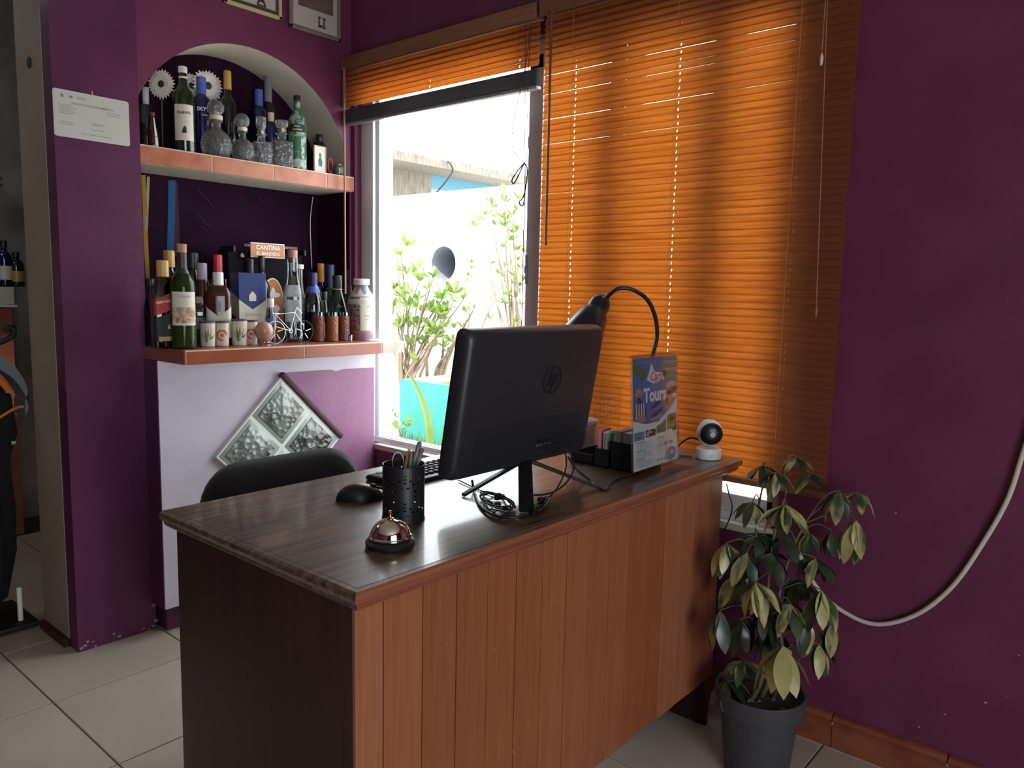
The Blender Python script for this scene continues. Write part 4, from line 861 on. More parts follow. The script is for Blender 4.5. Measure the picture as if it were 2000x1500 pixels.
# leather wrapped glasses
for px, lb, mk in ((622, 'dark leather wrapped shot glass beside the bicycle wheel', 'leather'), (649, 'tan leather wrapped shot glass, middle of three', 'leather2'), (671, 'dark leather wrapped shot glass beside the ceramic bottle', 'leather')):
    yy = 2.668 if px == 649 else 2.69; base = Vector((ON(px, 660, 1, yy).x, yy, L1+.0005)); r = 11/ppm(base); h = ON(px, 610, 1, yy).z-L1
    t = thing('shot_glass', lb, 'glass', base, face_cam(base), 'leather wrapped shot glasses')
    G().lathe([(r*.9,0),(r*.95,.003),(r,h),(r*.93,h),(r*.88,.008),(.001,.008)], 22, closed=False).obj('glass', GPALE, t, 40)
    G().lathe([(r*.97,.002),(r*1.06,.003),(r*1.08,h*.86),(r*1.0,h*.87)], 22, closed=False).obj('leather_wrap', mat('tooled_leather', M_[mk].node_tree.nodes['Principled BSDF'].inputs['Base Color'].default_value[:3], .4, bump=.5, bs=120), t, 40)
# wooden egg
ep = ON(516, 655, 1, 2.625); ep.z = L1
eg = thing('wooden_egg', 'pinkish wooden egg on a wire cradle', 'ornament', ep)
G().lathe([(.0005,0)]+[(.034*math.sin(PI*i/16)*(1-.10*math.cos(PI*i/16)*-1*-1), .040-.040*math.cos(PI*i/16)) for i in range(1, 16)]+[(.0005,.080)], 26, (0,0,.010)).xf(lambda v: v).obj('egg', mat('marbled_egg', (.42,.21,.15), .22, col2=(.50,.28,.20), ns=6, nscale=(1,1,5)), eg, 60)
G().tube([(.020*math.cos(a), .020*math.sin(a), .012) for a in [2*PI*i/16 for i in range(17)]], .0012, 6).tube([(.018,-.014,.0015),(.0,-.02,.0015),(-.018,-.014,.0015),(-.022,0,.0015)], .0012, 6).tube([(.014,-.014,.012),(.018,-.014,.001)], .0012, 6).tube([(-.014,-.014,.012),(-.018,-.014,.001)], .0012, 6).tube([(0,.02,.012),(0,.024,.001)], .0012, 6).obj('wire_cradle', STEEL, eg)
# wire bicycle
by = 2.665; bo = ON(560, 662, 1, by); bo.z = L1
bc = thing('wire_bicycle', 'miniature silver wire bicycle on the bar shelf', 'ornament', bo)
def BP(px, py): return ON(px, py, 1, by)-bo
wr = ((ON(612,640,1,by).x-ON(576,640,1,by).x)/2)
for wx, wy in ((538, 638), (593, 636)):
    cc_ = BP(wx, wy); cc_.z = wr+.0015
    wl = G().tube([cc_+Vector((wr*math.cos(a), 0, wr*math.sin(a))) for a in [2*PI*i/28 for i in range(29)]], .0016, 6).obj('wheel', STEEL if wx < 560 else BLACK, bc)
    for k in range(5): G().tube([cc_+Vector((wr*.2*math.cos(2*PI*k/5+.3), 0, wr*.2*math.sin(2*PI*k/5+.3))), cc_+Vector((wr*.8*math.cos(2*PI*k/5+.3), 0, wr*.8*math.sin(2*PI*k/5+.3)))], .0017, 6).obj('spoke', STEEL, wl)
fr_ = G()
for a, b in (((538,638),(568,646)), ((538,614),(568,646)), ((538,614),(576,610)), ((576,610),(568,646)), ((576,610),(593,636)), ((538,638),(538,612)), ((576,610),(580,600)), ((580,600),(590,612))): fr_.tube([BP(*a), BP(*b)], .0014, 6)
fr_.obj('frame', STEEL, bc)
G().tube([BP(532,612), BP(545,612)], .0028, 6).obj('saddle', STEEL, bc)
G().tube([BP(568,646)+Vector((.008*math.cos(a), 0, .008*math.sin(a))) for a in [2*PI*i/14 for i in range(15)]], .0014, 6).obj('crank', STEEL, bc)
tag(G().lathe([(.008,0),(.0095,.001),(.0095,.030),(.0085,.030),(.0075,.004),(.001,.004)], 14, closed=False).obj('clear_thimble', GCLEAR), 'tiny clear glass on the shelf before the ceramic bottle', 'glass').location = (ON(684,655,1,2.60).x, 2.60, L1+.0005)
# --- ribbons and cords hanging in the lower niche
def ribbon(name, label, pts, wd, m, cat='ribbon'):
    P = [ON(a, b, 1, q) for a, b, q in pts]; o = P[0]; sp_ = spline(P, 5); gg = G(); e = CR*(wd/2)
    vs = []
    for p in sp_: vs += [p-o-e, p-o+e, p-o+e+Vector((0,.0008,0)), p-o-e+Vector((0,.0008,0))]
    k = len(sp_); fs = [(4*i+j, 4*i+(j+1)%4, 4*i+4+(j+1)%4, 4*i+4+j) for i in range(k-1) for j in range(4)]+[(0,1,2,3),(4*k-4,4*k-3,4*k-2,4*k-1)]
    ob = gg.add(vs, fs).obj(name, m, smooth=40); ob.location = o; return tag(ob, label, cat)
ribbon('ribbon', 'yellow ribbon hanging at the left of the lower niche', [(280,342,2.96),(283,400,2.96),(285,470,2.96),(289,545,2.96)], .016, M_['yellow'])
ribbon('ribbon', 'cream ribbon hanging beside the yellow ribbon', [(290,345,2.955),(288,400,2.955),(286,450,2.955)], .010, M_['ribbon_white'])
t = ribbon('lanyard', 'bright blue lanyard hanging in the lower niche', [(336,352,3.08),(335,420,3.08),(333,490,3.08)], .028, M_['ribbon_blue'], 'lanyard')
ribbon('lanyard', 'wine red lanyard hanging behind the blue lanyard', [(342,356,3.10),(345,430,3.10),(346,500,3.10)], .020, M_['ribbon_wine'], 'lanyard')
tag(G().tube(spline([ON(611,384,1,3.1), ON(606,430,1,3.1), ON(607,480,1,3.1), ON(609,525,1,3.1)], 6), .0022, 6).obj('cord', M_['ribbon_white'], smooth=60), 'thin pale cord hanging at the right of the lower niche', 'cord')
for k, (a, b) in enumerate((((388,372),(416,404)), ((386,420),(408,442)), ((490,372),(510,392)))):
    t = thing('bead_string', ['dark bead string high behind the bottles, left one', 'short dark bead string below the left bead string', 'dark bead string hanging near the niche centre'][k], 'beads', ON(a[0], a[1], 1, 3.12))
    p0 = ON(a[0], a[1], 1, 3.12); p1 = ON(b[0], b[1], 1, 3.12)
    for i in range(7): G().ball((p1-p0)*(i/6), .005, n=8, m=6).obj('bead', GBLACK, t)
# --- upper shelf
UY = 3.02
bottle('liquor_bottle', 'dark bottle with pale grey stopper at the far left of the arch', 'bottle', 288, 3, 172, 28, 'sloped', GBLACK, (.70,1,1.0,mat('grey_stopper', (.36,.38,.44), .4)), z0=U1)
t, lab, txt, H, R_ = bottle('small_bottle', 'small brown bottle with a pale stripe at the arch left', 'bottle', 300, 2.95, 220, 22, 'cone', GRED, (.9,1,1.1,M_['leather']), z0=U1); lab(.05, .85, .3, .75, M_['cap_white'], name='pale_stripe')
t, lab, txt, H, R_ = bottle('whisky_bottle', 'dark green whisky bottle with white cap and dog label', 'bottle', 361, 2.95, 132, 40, 'whisky', GDARK, (.925,1,1.15,M_['cap_white']), z0=U1)
l = lab(.13, .545, -.95, .95, M_['lab_cream']); txt('Bla&Wh', .45, .015, mat('brown_ink', (.16,.08,.07), .7), l, bold=.03); lab(.862, .885, -PI, PI, M_['cap_white'], name='neck_band', k=20)
gg = G()
lab(.22, .28, -.2, .2, M_['ink'], name='dog_print', par=l, off=.0013, shape=lambda u: (.215, .24+.05*math.sin(u*PI)+.03*(u > .6)), k=10)
t, lab, txt, H, R_ = bottle('vodka_bottle', 'cobalt blue vodka bottle beside the dog label whisky', 'bottle', 396, 3.05, 152, 32, 'vodka', GBLUE, (.79,1,1.12,M_['cap_blue']), z0=U1); txt('SKYY', .60, .020, M_['ink_white'], t, a=.15, bold=.03); txt('VODKA', .53, .007, M_['ink_white'], t, a=.3)
bottle('wine_bottle', 'dark wine bottle with tan foil behind the round decanter', 'bottle', 447, 3.06, 140, 34, 'wine', GBLACK, (.80,1,1.12,M_['cap_gold']), z0=U1)
t, lab, txt, H, R_ = bottle('vodka_bottle', 'blue vodka bottle behind the small cut glass decanters', 'bottle', 507, 3.07, 176, 28, 'vodka', GBLUE, (.79,1,1.12,M_['cap_blue']), z0=U1); txt('SKYY', .55, .020, M_['ink_white'], t, a=.25, bold=.03)
bottle('wine_bottle', 'dark wine bottle with pale grey foil under the arch right', 'bottle', 525, 3.1, 152, 28, 'wine', GBLACK, (.74,1,1.2,mat('pale_foil', (.20,.20,.23), .5)), z0=U1)
bottle('liquor_bottle', 'short bottle with cream cap behind the square decanter', 'bottle', 530, 3.008, 221, 26, 'squat', GBLUE, (.84,1,1.2,M_['cap_cream']), z0=U1)
def decanter(label, px, yy, topy, wpx, kind, sq=0, liquid=None, stop='ball', neckf=.66):
    x = ON(px, 300, 1, yy).x; base = Vector((x, yy, U1+.0008)); H = ON(px, topy, 1, yy).z-U1; R_ = wpx/2/ppm(base)
    t = thing('decanter', label, 'decanter', base, face_cam(base)+.3); h = H*neckf; pr = P_[kind]
    G().lathe([(r*R_, z*h) for r, z in pr], 32, sq=sq).obj('body', CRYST, t, 50)
    if liquid: G().lathe([(r*R_*.92, z*h+.003) for r, z in pr if z < .36], 24, sq=sq).obj('liquid', liquid, t, 50)
    G().lathe([(R_*.40,h*.90),(R_*.44,h*.92),(R_*.44,h*1.0),(R_*.36,h*1.02)], 20).obj('stopper_seal', M_['cap_cream'], t)
    if stop == 'ball':
        rb = (H-h)*.52; G().ball((0,0,H-rb), rb, n=20, m=14).obj('stopper', CRYSTB, t, 60)
    else:
        G().lathe([(R_*.3,h),(R_*.55,h+(H-h)*.25),(R_*.6,h+(H-h)*.5),(R_*.6,H-.003),(R_*.5,H)], 8 if stop == 'cut' else 24, sq=5 if stop == 'sq' else 0).obj('stopper', CRYSTB, t, 30)
decanter('large round cut crystal decanter with ball stopper', 423, 2.954, 195, 58, 'ball', neckf=.72)
decanter('smaller round crystal decanter with ball stopper', 474, 2.941, 222, 43, 'ball', neckf=.70)
decanter('cut crystal decanter holding reddish liquor', 511, 2.94, 229, 34, 'square', sq=4, liquid=M_['rust'], stop='cut', neckf=.70)
decanter('square ribbed crystal decanter with block stopper', 551, 2.933, 236, 36, 'square', sq=7, stop='sq', neckf=.82)
t, lab, txt, H, R_ = bottle('whisky_bottle', 'green printed whisky bottle at the right of the arch', 'bottle', 581, 2.945, 188, 34, 'whisky', GPRINT, (.93,1,1.1,M_['cap_black']), z0=U1)
l = lab(.50, .60, -1, 1, M_['lab_black'], name='black_band'); txt('WILLI', .572, .010, M_['ink_white'], l, bold=.02); txt('LAWSON', .53, .009, M_['ink_white'], l, bold=.02)
lab(.0, .13, -1.2, 1.2, mat('pale_print', (.50,.52,.50), .5, col2=(.25,.30,.28), ns=60), name='pale_base_print'); lab(.28, .44, -.4, .4, M_['ink_green'], name='dark_spiral')
fm = thing('picture_frame', 'tiny wood framed picture of a robed figure on the shelf', 'picture', (ON(625,320,1,2.925).x, 2.925, U1), math.radians(6))
fw, fh = .034, ON(625, 285, 1, 2.925).z-U1
G().box(-fw, fw, 0, .006, 0, fh, .001).obj('backing', M_['wood_frame'], fm, 0)
G().box(-fw+.005, fw-.005, -.001, 0, .005, fh-.005).obj('picture', M_['lab_cream'], fm, 0)
for a in ((-fw, -fw+.005, 0, fh), (fw-.005, fw, 0, fh), (-fw, fw, 0, .005), (-fw, fw, fh-.005, fh)): G().box(a[0], a[1], -.003, .001, a[2], a[3], .0008, seg=1).obj('frame_bar', M_['wood_frame'], fm, 0)
G().prism([(-.008,.02),(.010,.02),(.012,.04),(.005,.062),(.008,.07),(0,.078),(-.007,.070),(-.004,.060),(-.011,.045)], (0,-.0012,fh*.08), (1,0,0), (0,0,1), (0,-.0005,0)).obj('robed_figure_print', M_['figure'], fm, 0)
bottle('small_bottle', 'small dark bottle behind the tiny framed picture', 'bottle', 624, 3.0, 263, 26, 'squat', GBLACK, (.8,1,1.2,M_['cap_black']), z0=U1)
tg_ = thing('ring_toy', 'red loop ornament behind the tiny framed picture', 'ornament', (ON(645,320,1,2.95).x, 2.95, U1))
G().tube([(.012*math.cos(a), 0, .045+.030*math.sin(a)) for a in [2*PI*i/20 for i in range(21)]], .0035, 8).obj('loop', M_['cup_red'], tg_); G().lathe([(.010,0),(.011,.002),(.009,.016),(.003,.018)], 12).obj('foot', M_['cup_red'], tg_)
ob_ = thing('round_ornament', 'small round green ornament with letter J at the shelf end', 'ornament', (ON(662,335,1,2.925).x, 2.925, U1), -.5)
G().ball((0,0,.024), .027, .024, .025, 18, 12).xf(lambda v: Vector((v.x, v.y, max(v.z, .0005)))).obj('body', mat('speckled_green', (.03,.07,.05), .35, col2=(.10,.16,.12), ns=60), ob_, 60)
G().lathe([(.011,.046),(.012,.049),(.008,.054),(.001,.056)], 14).obj('knob', M_['cap_orange'], ob_)
vs, fs = text('J', .026, .01); G().add([(x_, -.0252+.3*abs(x_), .022+y_) for x_, y_, _ in vs], fs).obj('lettering', M_['ink_white'], ob_, 0, recalc=False)
# gerbera flowers
def daisy(label, px, py, yy, rpx, tilt, rz):
    p = ON(px, py, 1, yy); r = rpx/ppm(p); base = Vector((p.x, p.y, U1)); t = thing('gerbera_flower', label, 'flower', base, 0, 'artificial white gerberas in the arch')
    G().tube([(0,.012,.0), (0,.012,(p.z-U1)*.6), (0,.002,p.z-U1)], .003, 6).obj('stem', LEAFD, t)
    mm = Matrix.Rotation(rz, 3, 'Z') @ Matrix.Rotation(tilt, 3, 'X'); hd = Vector((0,0,p.z-U1))
    pm = None
    for lay, (rr, k) in enumerate(((1, 26), (.78, 20))):
        for i in range(k):
            a = 2*PI*(i+.5*lay)/k; w_ = .12*r; d = Vector((math.cos(a), 0, math.sin(a))); e = Vector((-math.sin(a), 0, math.cos(a)))
            R0, R1 = r*.2, r*rr*RND.uniform(.92,1.04); y0 = -.004*(lay+1)
            vs = [d*R0-e*w_*.5+Vector((0,y0,0)), d*R0+e*w_*.5+Vector((0,y0,0)), d*(R1*.75)+e*w_+Vector((0,y0-.005,0)), d*R1+Vector((0,y0-.002,0)), d*(R1*.75)-e*w_+Vector((0,y0-.005,0))]
            vs2 = [v+Vector((0,.0008,0)) for v in vs]; vs = [mm@v+hd for v in vs]; vs2 = [mm@v+hd for v in vs2]
            G().add(vs+vs2, [(0,1,2,3,4),(9,8,7,6,5)]+[(j,(j+1)%5,5+(j+1)%5,5+j) for j in range(5)]).obj('petal', M_['flower'], t, 0)
    G().ball((0,0,0), r*.24, .006, r*.24, 14, 8).xf(lambda v: mm@(v+Vector((0,-.008,0)))+hd).obj('flower_centre', M_['dark'], t)
daisy('white gerbera facing sideways at the arch left', 317, 165, 3.06, 29, 0, -1.0)
daisy('white gerbera half hidden behind the green whisky bottle', 372, 168, 3.135, 25, 0, .0)
daisy('large white gerbera with dark centre behind the blue bottle', 405, 168, 3.10, 31, 0, -.1)

# ------------------------------------------------------------------ things on the walls
ce = thing('certificate', 'laminated white certificate pinned to the purple pillar', 'certificate', (1.125, YP-.004, 1.857))
cw, chh = .121, .0755
G().prism(rrect(cw*2, chh*2, .008), (0,0,0), (1,0,0), (0,0,1), (0,.0025,0)).obj('laminate', mat('laminate', (.58,.55,.54), .25), ce, 0)
cg = G(); cg.prism(rrect(cw*2-.008, chh*2-.008, .005), (0,-.0006,0), (1,0,0), (0,0,1), (0,.0008,0))
cg.obj('sheet', mat('certificate_paper', (.52,.50,.48), .6), ce, 0)
lg = G()
def ln_(x0, x1, z, h=.0016, mi=0): lg.add([(x0,-.0010,z),(x1,-.0010,z),(x1,-.0010,z+h),(x0,-.0010,z+h)], [(0,1,2,3)], mi)
for s_, x_, z_, sz in (('CEDULA DE FUNCIONAMIENTO', 0, .036, .0095), ('SATQ', -.035, .056, .010)):
    vs, fs = text(s_, sz, .01); lg.add([(x_+a, -.0010, z_+b) for a, b, _ in vs], fs)
for k in range(5): ln_(-.105, -.105+RND.uniform(.04,.06), .026-.0065*k); 
for k in range(2): ln_(.045, .09, .024-.008*k); ln_(-.105, -.06, -.028-.007*k); ln_(-.005, .035, -.020-.020*k)
ln_(-.04, .06, -.058); ln_(-.005,.035,-.024); lg.prism(e_(-.093,.056,.005,.006), (0,-.0010,0), (1,0,0), (0,0,1), (0,-.0001,0)).prism(e_(-.066,.056,.006,.004), (0,-.0010,0), (1,0,0), (0,0,1), (0,-.0001,0))
lg.obj('printed_text', mat('faded_print', (.20,.20,.20), .7), ce, 0, recalc=False)['kind'] = 'stuff'
G().tube([(.0,-.006,chh-.006),(0,-.004,chh+.012)], .0012, 6).obj('hanging_pin', M_['cap_white'], ce)
def wall_frame(label, x0, x1, zb, hgt, fm, mats, letters, lx, photo):
    t = thing('picture_frame', label, 'picture', ((x0+x1)/2, YN-.012, zb)); w2 = (x1-x0)/2; b = .014
    G().box(-w2+.004, w2-.004, 0, .010, .004, hgt-.004).obj('backing', M_['frame_dark'], t, 0)
    for a in ((-w2, -w2+b, 0, hgt), (w2-b, w2, 0, hgt), (-w2, w2, 0, b), (-w2, w2, hgt-b, hgt)): G().box(a[0], a[1], -.008, .006, a[2], a[3], .002).obj('frame_bar', fm, t)
    G().box(-w2+b, w2-b, -.002, 0, b, hgt-b).obj('mat_border', mats, t, 0)
    i2 = b+(.014 if photo is None else .004)
    G().box(-w2+i2, w2-i2, -.0035, -.002, i2, hgt-i2).obj('print', mat('print_paper', (.48,.42,.40), .7), t, 0)
    if photo: G().box(-w2+i2+.024, w2-i2-.020, -.0045, -.003, photo, hgt-.03).obj('photo', mat('dark_photo', (.11,.075,.06), .5, col2=(.17,.12,.09), ns=20), t, 0)
    for s_, sz, x_, z_ in letters:
        vs, fs = text(s_, sz, .02); gg = G().add([(x_+a, -.0042, z_+c_) for a, c_, _ in vs], fs)
        gg.box(x_-sz*.33, x_+sz*.33, -.0046, -.0042, z_-sz*.36-.002, z_-sz*.36+.004) if s_ in 'A' else None
        if s_ == 'LI':
            for q in (-.36, .36): gg.box(x_-sz*.36, x_-sz*.05 if q > 0 else x_+.0, -.0046, -.0042, z_+sz*q-.003, z_+sz*q+.003).box(x_+sz*.10, x_+sz*.42, -.0046, -.0042, z_+sz*q-.003, z_+sz*q+.003)
        gg.obj('lettering', mat('maroon_ink', (.07,.02,.03), .7), t, 0, recalc=False)
    return t
wall_frame('cream framed print with letter A above the arch', 1.640, 1.895, 2.386, .34, M_['frame_cream'], M_['frame_dark'], [('A', .06, .035, .052)], 0, None)
wall_frame('grey framed print with letters LI in the wall corner', 1.932, 2.188, 2.372, .36, M_['frame_grey'], M_['frame_grey'], [('LI', .052, .030, .056)], 0, .098)
cab = [ON(p[0], p[1], 0, XW-.012) for p in ((2080,640),(2040,760),(1998,885),(1968,975),(1920,1060),(1860,1145),(1790,1200),(1710,1219),(1640,1190),(1590,1140),(1560,1080))]
tag(G().tube(spline(cab, 8), .0062, 10).obj('wall_cable', WIRE, smooth=60), 'thick pale cable sagging across the purple wall', 'cable')
g = G()
for (a, b) in ((1925,1372),(1968,1360),(1772,1219),(1795,1420),(1705,1003),(1750,1002),(1990,1280),(1845,1395),(1015,6)):
    p = ON(a, b, 0, XW-.0006); r = RND.uniform(.0015,.004)
    g.prism([(r*math.cos(t_)*(.4+RND.random()), r*.7*math.sin(t_)*(.4+RND.random())) for t_ in [i*PI/4 for i in range(8)]], p, (0,1,0), (0,0,1), (-.0004,0,0))
o = g.obj('chipped_paint', mat('wall_chip', (.45,.33,.38), .9), bpy.data.objects['wall_right'], smooth=0)

# ------------------------------------------------------------------ potted schefflera
pc = Vector((1.990, .775, 0))
pl = thing('potted_plant', 'variegated umbrella plant in a dark grey pot beside the desk', 'plant', pc)
G().lathe([(.082,0),(.086,.004),(.104,.185),(.110,.187),(.118,.190),(.121,.236),(.118,.240),(.112,.238),(.108,.20),(.106,.19)], 44, closed=False).obj('pot', POT, pl, 35)
G().lathe([(.001,0),(.084,0)], 24, (0,0,.003), closed=False).obj('pot_base', POT, pl)
sl_ = G().lathe([(.001,.217),(.05,.214),(.107,.208)], 30, closed=False); sl_.obj('soil', SOIL, pl)
for k in range(9):
    a, q = RND.uniform(0, 6.28), RND.uniform(.02,.09); G().ball((q*math.cos(a), q*math.sin(a), .216), RND.uniform(.006,.012), RND.uniform(.005,.01), .005, 8, 6).obj('pebble', mat('pebble', (.16,.13,.11), .8), pl)
D0 = depth(pc+Vector((0,0,.5)))
def PP(px, py, off=0): return PD(px, py, D0+off)-pc
trk = [[(.0,.0,.20), PP(1510,1290), PP(1500,1150,.02), PP(1515,1030,.02), PP(1535,960), PP(1530,915,.02)],
       [(.03,-.02,.20), PP(1530,1300,-.03), PP(1520,1180,-.02), PP(1545,1080,-.02), PP(1580,1010,.0)],
       [(-.03,.015,.20), PP(1490,1310,.02), PP(1480,1200,.03), PP(1475,1100,.03), PP(1480,1000,.02), PP(1495,930)]]
for q in trk: G().tube(spline(q, 6), [.0075-.0055*i/(6*(len(q)-1)) for i in range(6*(len(q)-1)+1)], 8).obj('stem', STEM, pl, 60)
def leafmesh(name, mts, curl, seed):
    gg = G(); rr = random.Random(seed); nl, out = 7, []
    for i in range(nl+1):
        t_ = i/nl; wd = .185*math.sin(PI*min(1, t_**.85))**.8*(1 if t_ < .97 else .3) if 0 < t_ < 1 else .0
        wd *= .75+.5*t_; z = -curl*t_*t_; x = t_
        for s_, f in ((-1,1),(0,0),(1,1)): out.append((x*math.cos(curl*.3*t_), s_*wd, z+.10*wd*f*0+.18*wd*f-.02*math.sin(9*t_)*f))
    fs = []
    for i in range(nl):
        for j in range(2): fs.append((3*i+j, 3*i+j+1, 3*i+4+j, 3*i+3+j))
    gg.add(out, fs); return gg.mesh(name, mts, 180, recalc=False)
LM = {'v': [leafmesh('leaflet', LEAF, c_, k) for k, c_ in enumerate((.12,.25,.4))], 'c': [leafmesh('leaflet', LEAFC, c_, k) for k, c_ in enumerate((.12,.25,.35))], 'd': [leafmesh('leaflet', LEAFD, c_, k) for k, c_ in enumerate((.12,.25,.4))]}
# (px, py, depth offset, leaflets, length, droop angle deg, kinds, lean px of the fan)
CL = [(1516,921,-.02,7,.060,45,'vvd'),(1490,908,.02,7,.055,40,'dvd'),(1556,893,.02,6,.055,25,'vdv'),(1534,985,-.09,8,.072,42,'vcvd'),(1470,980,-.02,7,.060,40,'ddv'),(1586,925,.03,6,.06,30,'vdd'),
      (1639,957,-.02,6,.075,62,'cvd'),(1676,962,.0,4,.060,35,'cv'),(1672,1016,-.03,5,.090,72,'cvd'),(1624,1036,.0,4,.065,76,'vd'),(1419,1060,-.02,6,.080,68,'vvd'),(1460,1078,-.04,6,.085,60,'vdd'),
      (1593,1090,-.04,7,.070,45,'ddv'),(1476,1136,-.10,8,.085,50,'cvvd'),(1604,1152,-.08,7,.090,65,'cvd'),(1406,1192,-.02,5,.085,72,'vd'),(1571,1200,-.05,6,.080,68,'vvd'),(1529,1262,-.14,7,.100,58,'ccv'),
      (1600,1258,-.04,6,.075,55,'vdc'),(1452,1290,-.04,6,.065,30,'vd'),(1507,1080,-.02,7,.075,40,'d'),(1545,1180,-.03,7,.075,45,'dv'),(1626,1215,-.04,5,.075,68,'vd'),(1534,1045,.0,7,.07,40,'d'),
      (1446,1210,.02,7,.08,45,'d'),(1490,1190,.02,7,.08,40,'d'),(1560,1130,.03,7,.08,45,'d'),(1480,1040,.04,7,.07,35,'d'),(1440,1120,.05,6,.08,50,'dv'),(1580,1040,.04,6,.06,40,'dv'),(1505,1230,.04,7,.08,45,'d'),(1420,1330,.04,6,.06,30,'d'),(1470,1350,.05,5,.05,20,'d')]
for px, py, off, nlf, ln, dr, kinds in CL:
    p = PP(px, py, off); w = p+pc
    if w.x+ln*.8 > XW-.03: p.x -= (w.x+ln*.8)-(XW-.03)
    # petiole from the nearest point on a stem below
    cand = [Vector(q) for tr in trk for q in spline(tr, 4)]
    src = min(cand, key=lambda q: (q-p).length + 2*max(0, q.z-p.z+.01))
    mid = (src+p)/2+Vector((0,0,.02)); pet = G().tube(spline([src, mid, p], 5), .0015, 6).obj('petiole', STEM, pl, 60)
    out = Vector((p.x-0, p.y-0, 0)); lean = math.atan2(out.y, out.x)
    nlf += 1
    for k in range(nlf):
        a = lean + 2*PI*(k+.5)/nlf + RND.uniform(-.2,.2); o = link('leaflet', LM[kinds[k % len(kinds)]][RND.randrange(3)], pet)
        d_ = math.radians(dr*.92+RND.uniform(-16,12)); s_ = ln*RND.uniform(1.0,1.38)
        o.location = p; o.rotation_euler = (RND.uniform(-.4,.4), d_, a); o.scale = (s_, s_*.95, s_)

# ------------------------------------------------------------------ room behind the pillar
struct(G().box(-3.3, 2.25, 4.75, 4.9, 0, ZT).obj('wall_rear', mat('grey_plaster', (.30,.28,.26), .8, col2=(.20,.18,.17), ns=4), smooth=0))
br = thing('rear_counter', 'terracotta counter with white top in the room behind the pillar', 'counter', (.9, 4.45, 0))
G().box(-.8, .44, 0, .28, 0, 1.17, .004).obj('front', mat('red_plaster', (.36,.11,.07), .7, col2=(.24,.065,.04), ns=7), br, 0)
G().box(-.8, .455, -.02, .28, 1.175, 1.185).box(-.8, .45, .0, .28, 1.185, 1.275, .003).obj('white_top', CREAM, br, 0)
rs = thing('rear_shelf', 'dark double wall shelf high in the rear room', 'shelf', (.9, 4.6, 1.78))
G().box(-.8, .47, 0, .15, 0, .012).obj('board', M_['frame_dark'], rs, 0); G().box(-.8, .47, 0, .15, .035, .047).obj('board', M_['frame_dark'], rs, 0)
for px, lb, gl, cp_, tp in ((-12, 'amber bottle at the left picture edge in the rear room', GAMBER, 'cap_gold', 480), (11, 'dark bottle with white neck label in the rear room', GBLUE, 'cap_black', 470), (34, 'green bottle half hidden by the beige pillar side', GDARK, 'cap_black', 492)):
    x = ON(px, 560, 1, 4.5).x; z0 = 1.2755; h = ON(px, tp, 1, 4.5).z-z0; t = thing('rear_bottle', lb, 'bottle', (x, 4.5, z0), 0, 'bottles on the rear counter')
    G().lathe([(r*.034, z*h) for r, z in P_['whisky'] if z < .9]+[(.034*.4, .9*h)], 20).obj('glass_body', gl, t, 50); G().lathe([(.016,.86*h),(.017,h-.002),(.012,h)], 14).obj('cap', M_[cp_], t); G().lathe([(.0344,.15*h),(.0346,.45*h)], 20, closed=False).obj('label', M_['lab_cream'] if px != 34 else M_['gold'], t, recalc=False)
# draped stand at the picture's left edge
dp = Vector((.82, 3.32, 0))
ds = thing('draped_stand', 'dark draped stand with grey curved band and orange rim beside the doorway', 'stand', dp)
def DP(px, py, y=3.30): return ON(px, py, 1, y)-dp
prof = [(.13,1.0),(.16,.96),(.17,.80),(.145,.70),(.16,.5),(.155,.30),(.12,.10)]
dg = G(); n = 40; b = len(prof)
for i in range(n):
    a = 2*PI*i/n
    for r, z in prof: dg.v.append((r*(1+.10*math.sin(5*a+4*z)+.05*math.sin(11*a))*math.cos(a)-.02, r*.8*(1+.1*math.sin(4*a+z))*math.sin(a), z*.92))
dg.f = [(i*b+j, ((i+1)%n)*b+j, ((i+1)%n)*b+j+1, i*b+j+1) for i in range(n) for j in range(b-1)]+[tuple(i*b for i in range(n))]; dg.m = [0]*len(dg.f)
dg.obj('black_drape', M_['blackcloth'], ds, 80)
def strip(name, pts, wd, m):
    P = [Vector(p) for p in spline(pts, 6)]; vs = []
    for p in P: vs += [p+Vector((0,-.06,-wd/2)), p+Vector((0,-.06,wd/2)), p+Vector((0,.06,wd/2)), p+Vector((0,.06,-wd/2))]
    k = len(P); G().add(vs, [(4*i+j, 4*i+(j+1)%4, 4*i+4+(j+1)%4, 4*i+4+j) for i in range(k-1) for j in range(4)]+[(0,1,2,3),(4*k-4,4*k-3,4*k-2,4*k-1)]).obj(name, m, ds, 50)
strip('grey_band', [DP(-90,700), DP(-40,695), DP(5,715), DP(32,745), DP(44,775), DP(38,795)], .055, M_['grey_leather'])
G().tube(spline([DP(-80,735,3.2), DP(-20,735,3.2), DP(5,748,3.2), DP(18,765,3.2)]), [.012]*13+[.012-.0018*i for i in range(1,7)]+[.001]*6, 10).obj('orange_rim', M_['orange_wood'], ds) if False else G().tube(spline([DP(-80,735,3.2), DP(-20,735,3.2), DP(5,748,3.2), DP(18,765,3.2)]), .012, 10).obj('orange_rim', M_['orange_wood'], ds)
G().tube(spline([DP(-10,822,3.2), DP(14,806,3.2), DP(34,796,3.2), DP(46,794,3.2)]), .0055, 8).obj('orange_rim', M_['orange_wood'], ds)
G().tube(spline([DP(-30,672), DP(-8,670), DP(10,664), DP(24,655), DP(26,643), DP(16,640), DP(10,646)]), .011, 10).obj('black_scroll', BLACK, ds)
G().tube([DP(-20,690), DP(-25,672)], .012, 8).obj('scroll_post', BLACK, ds)
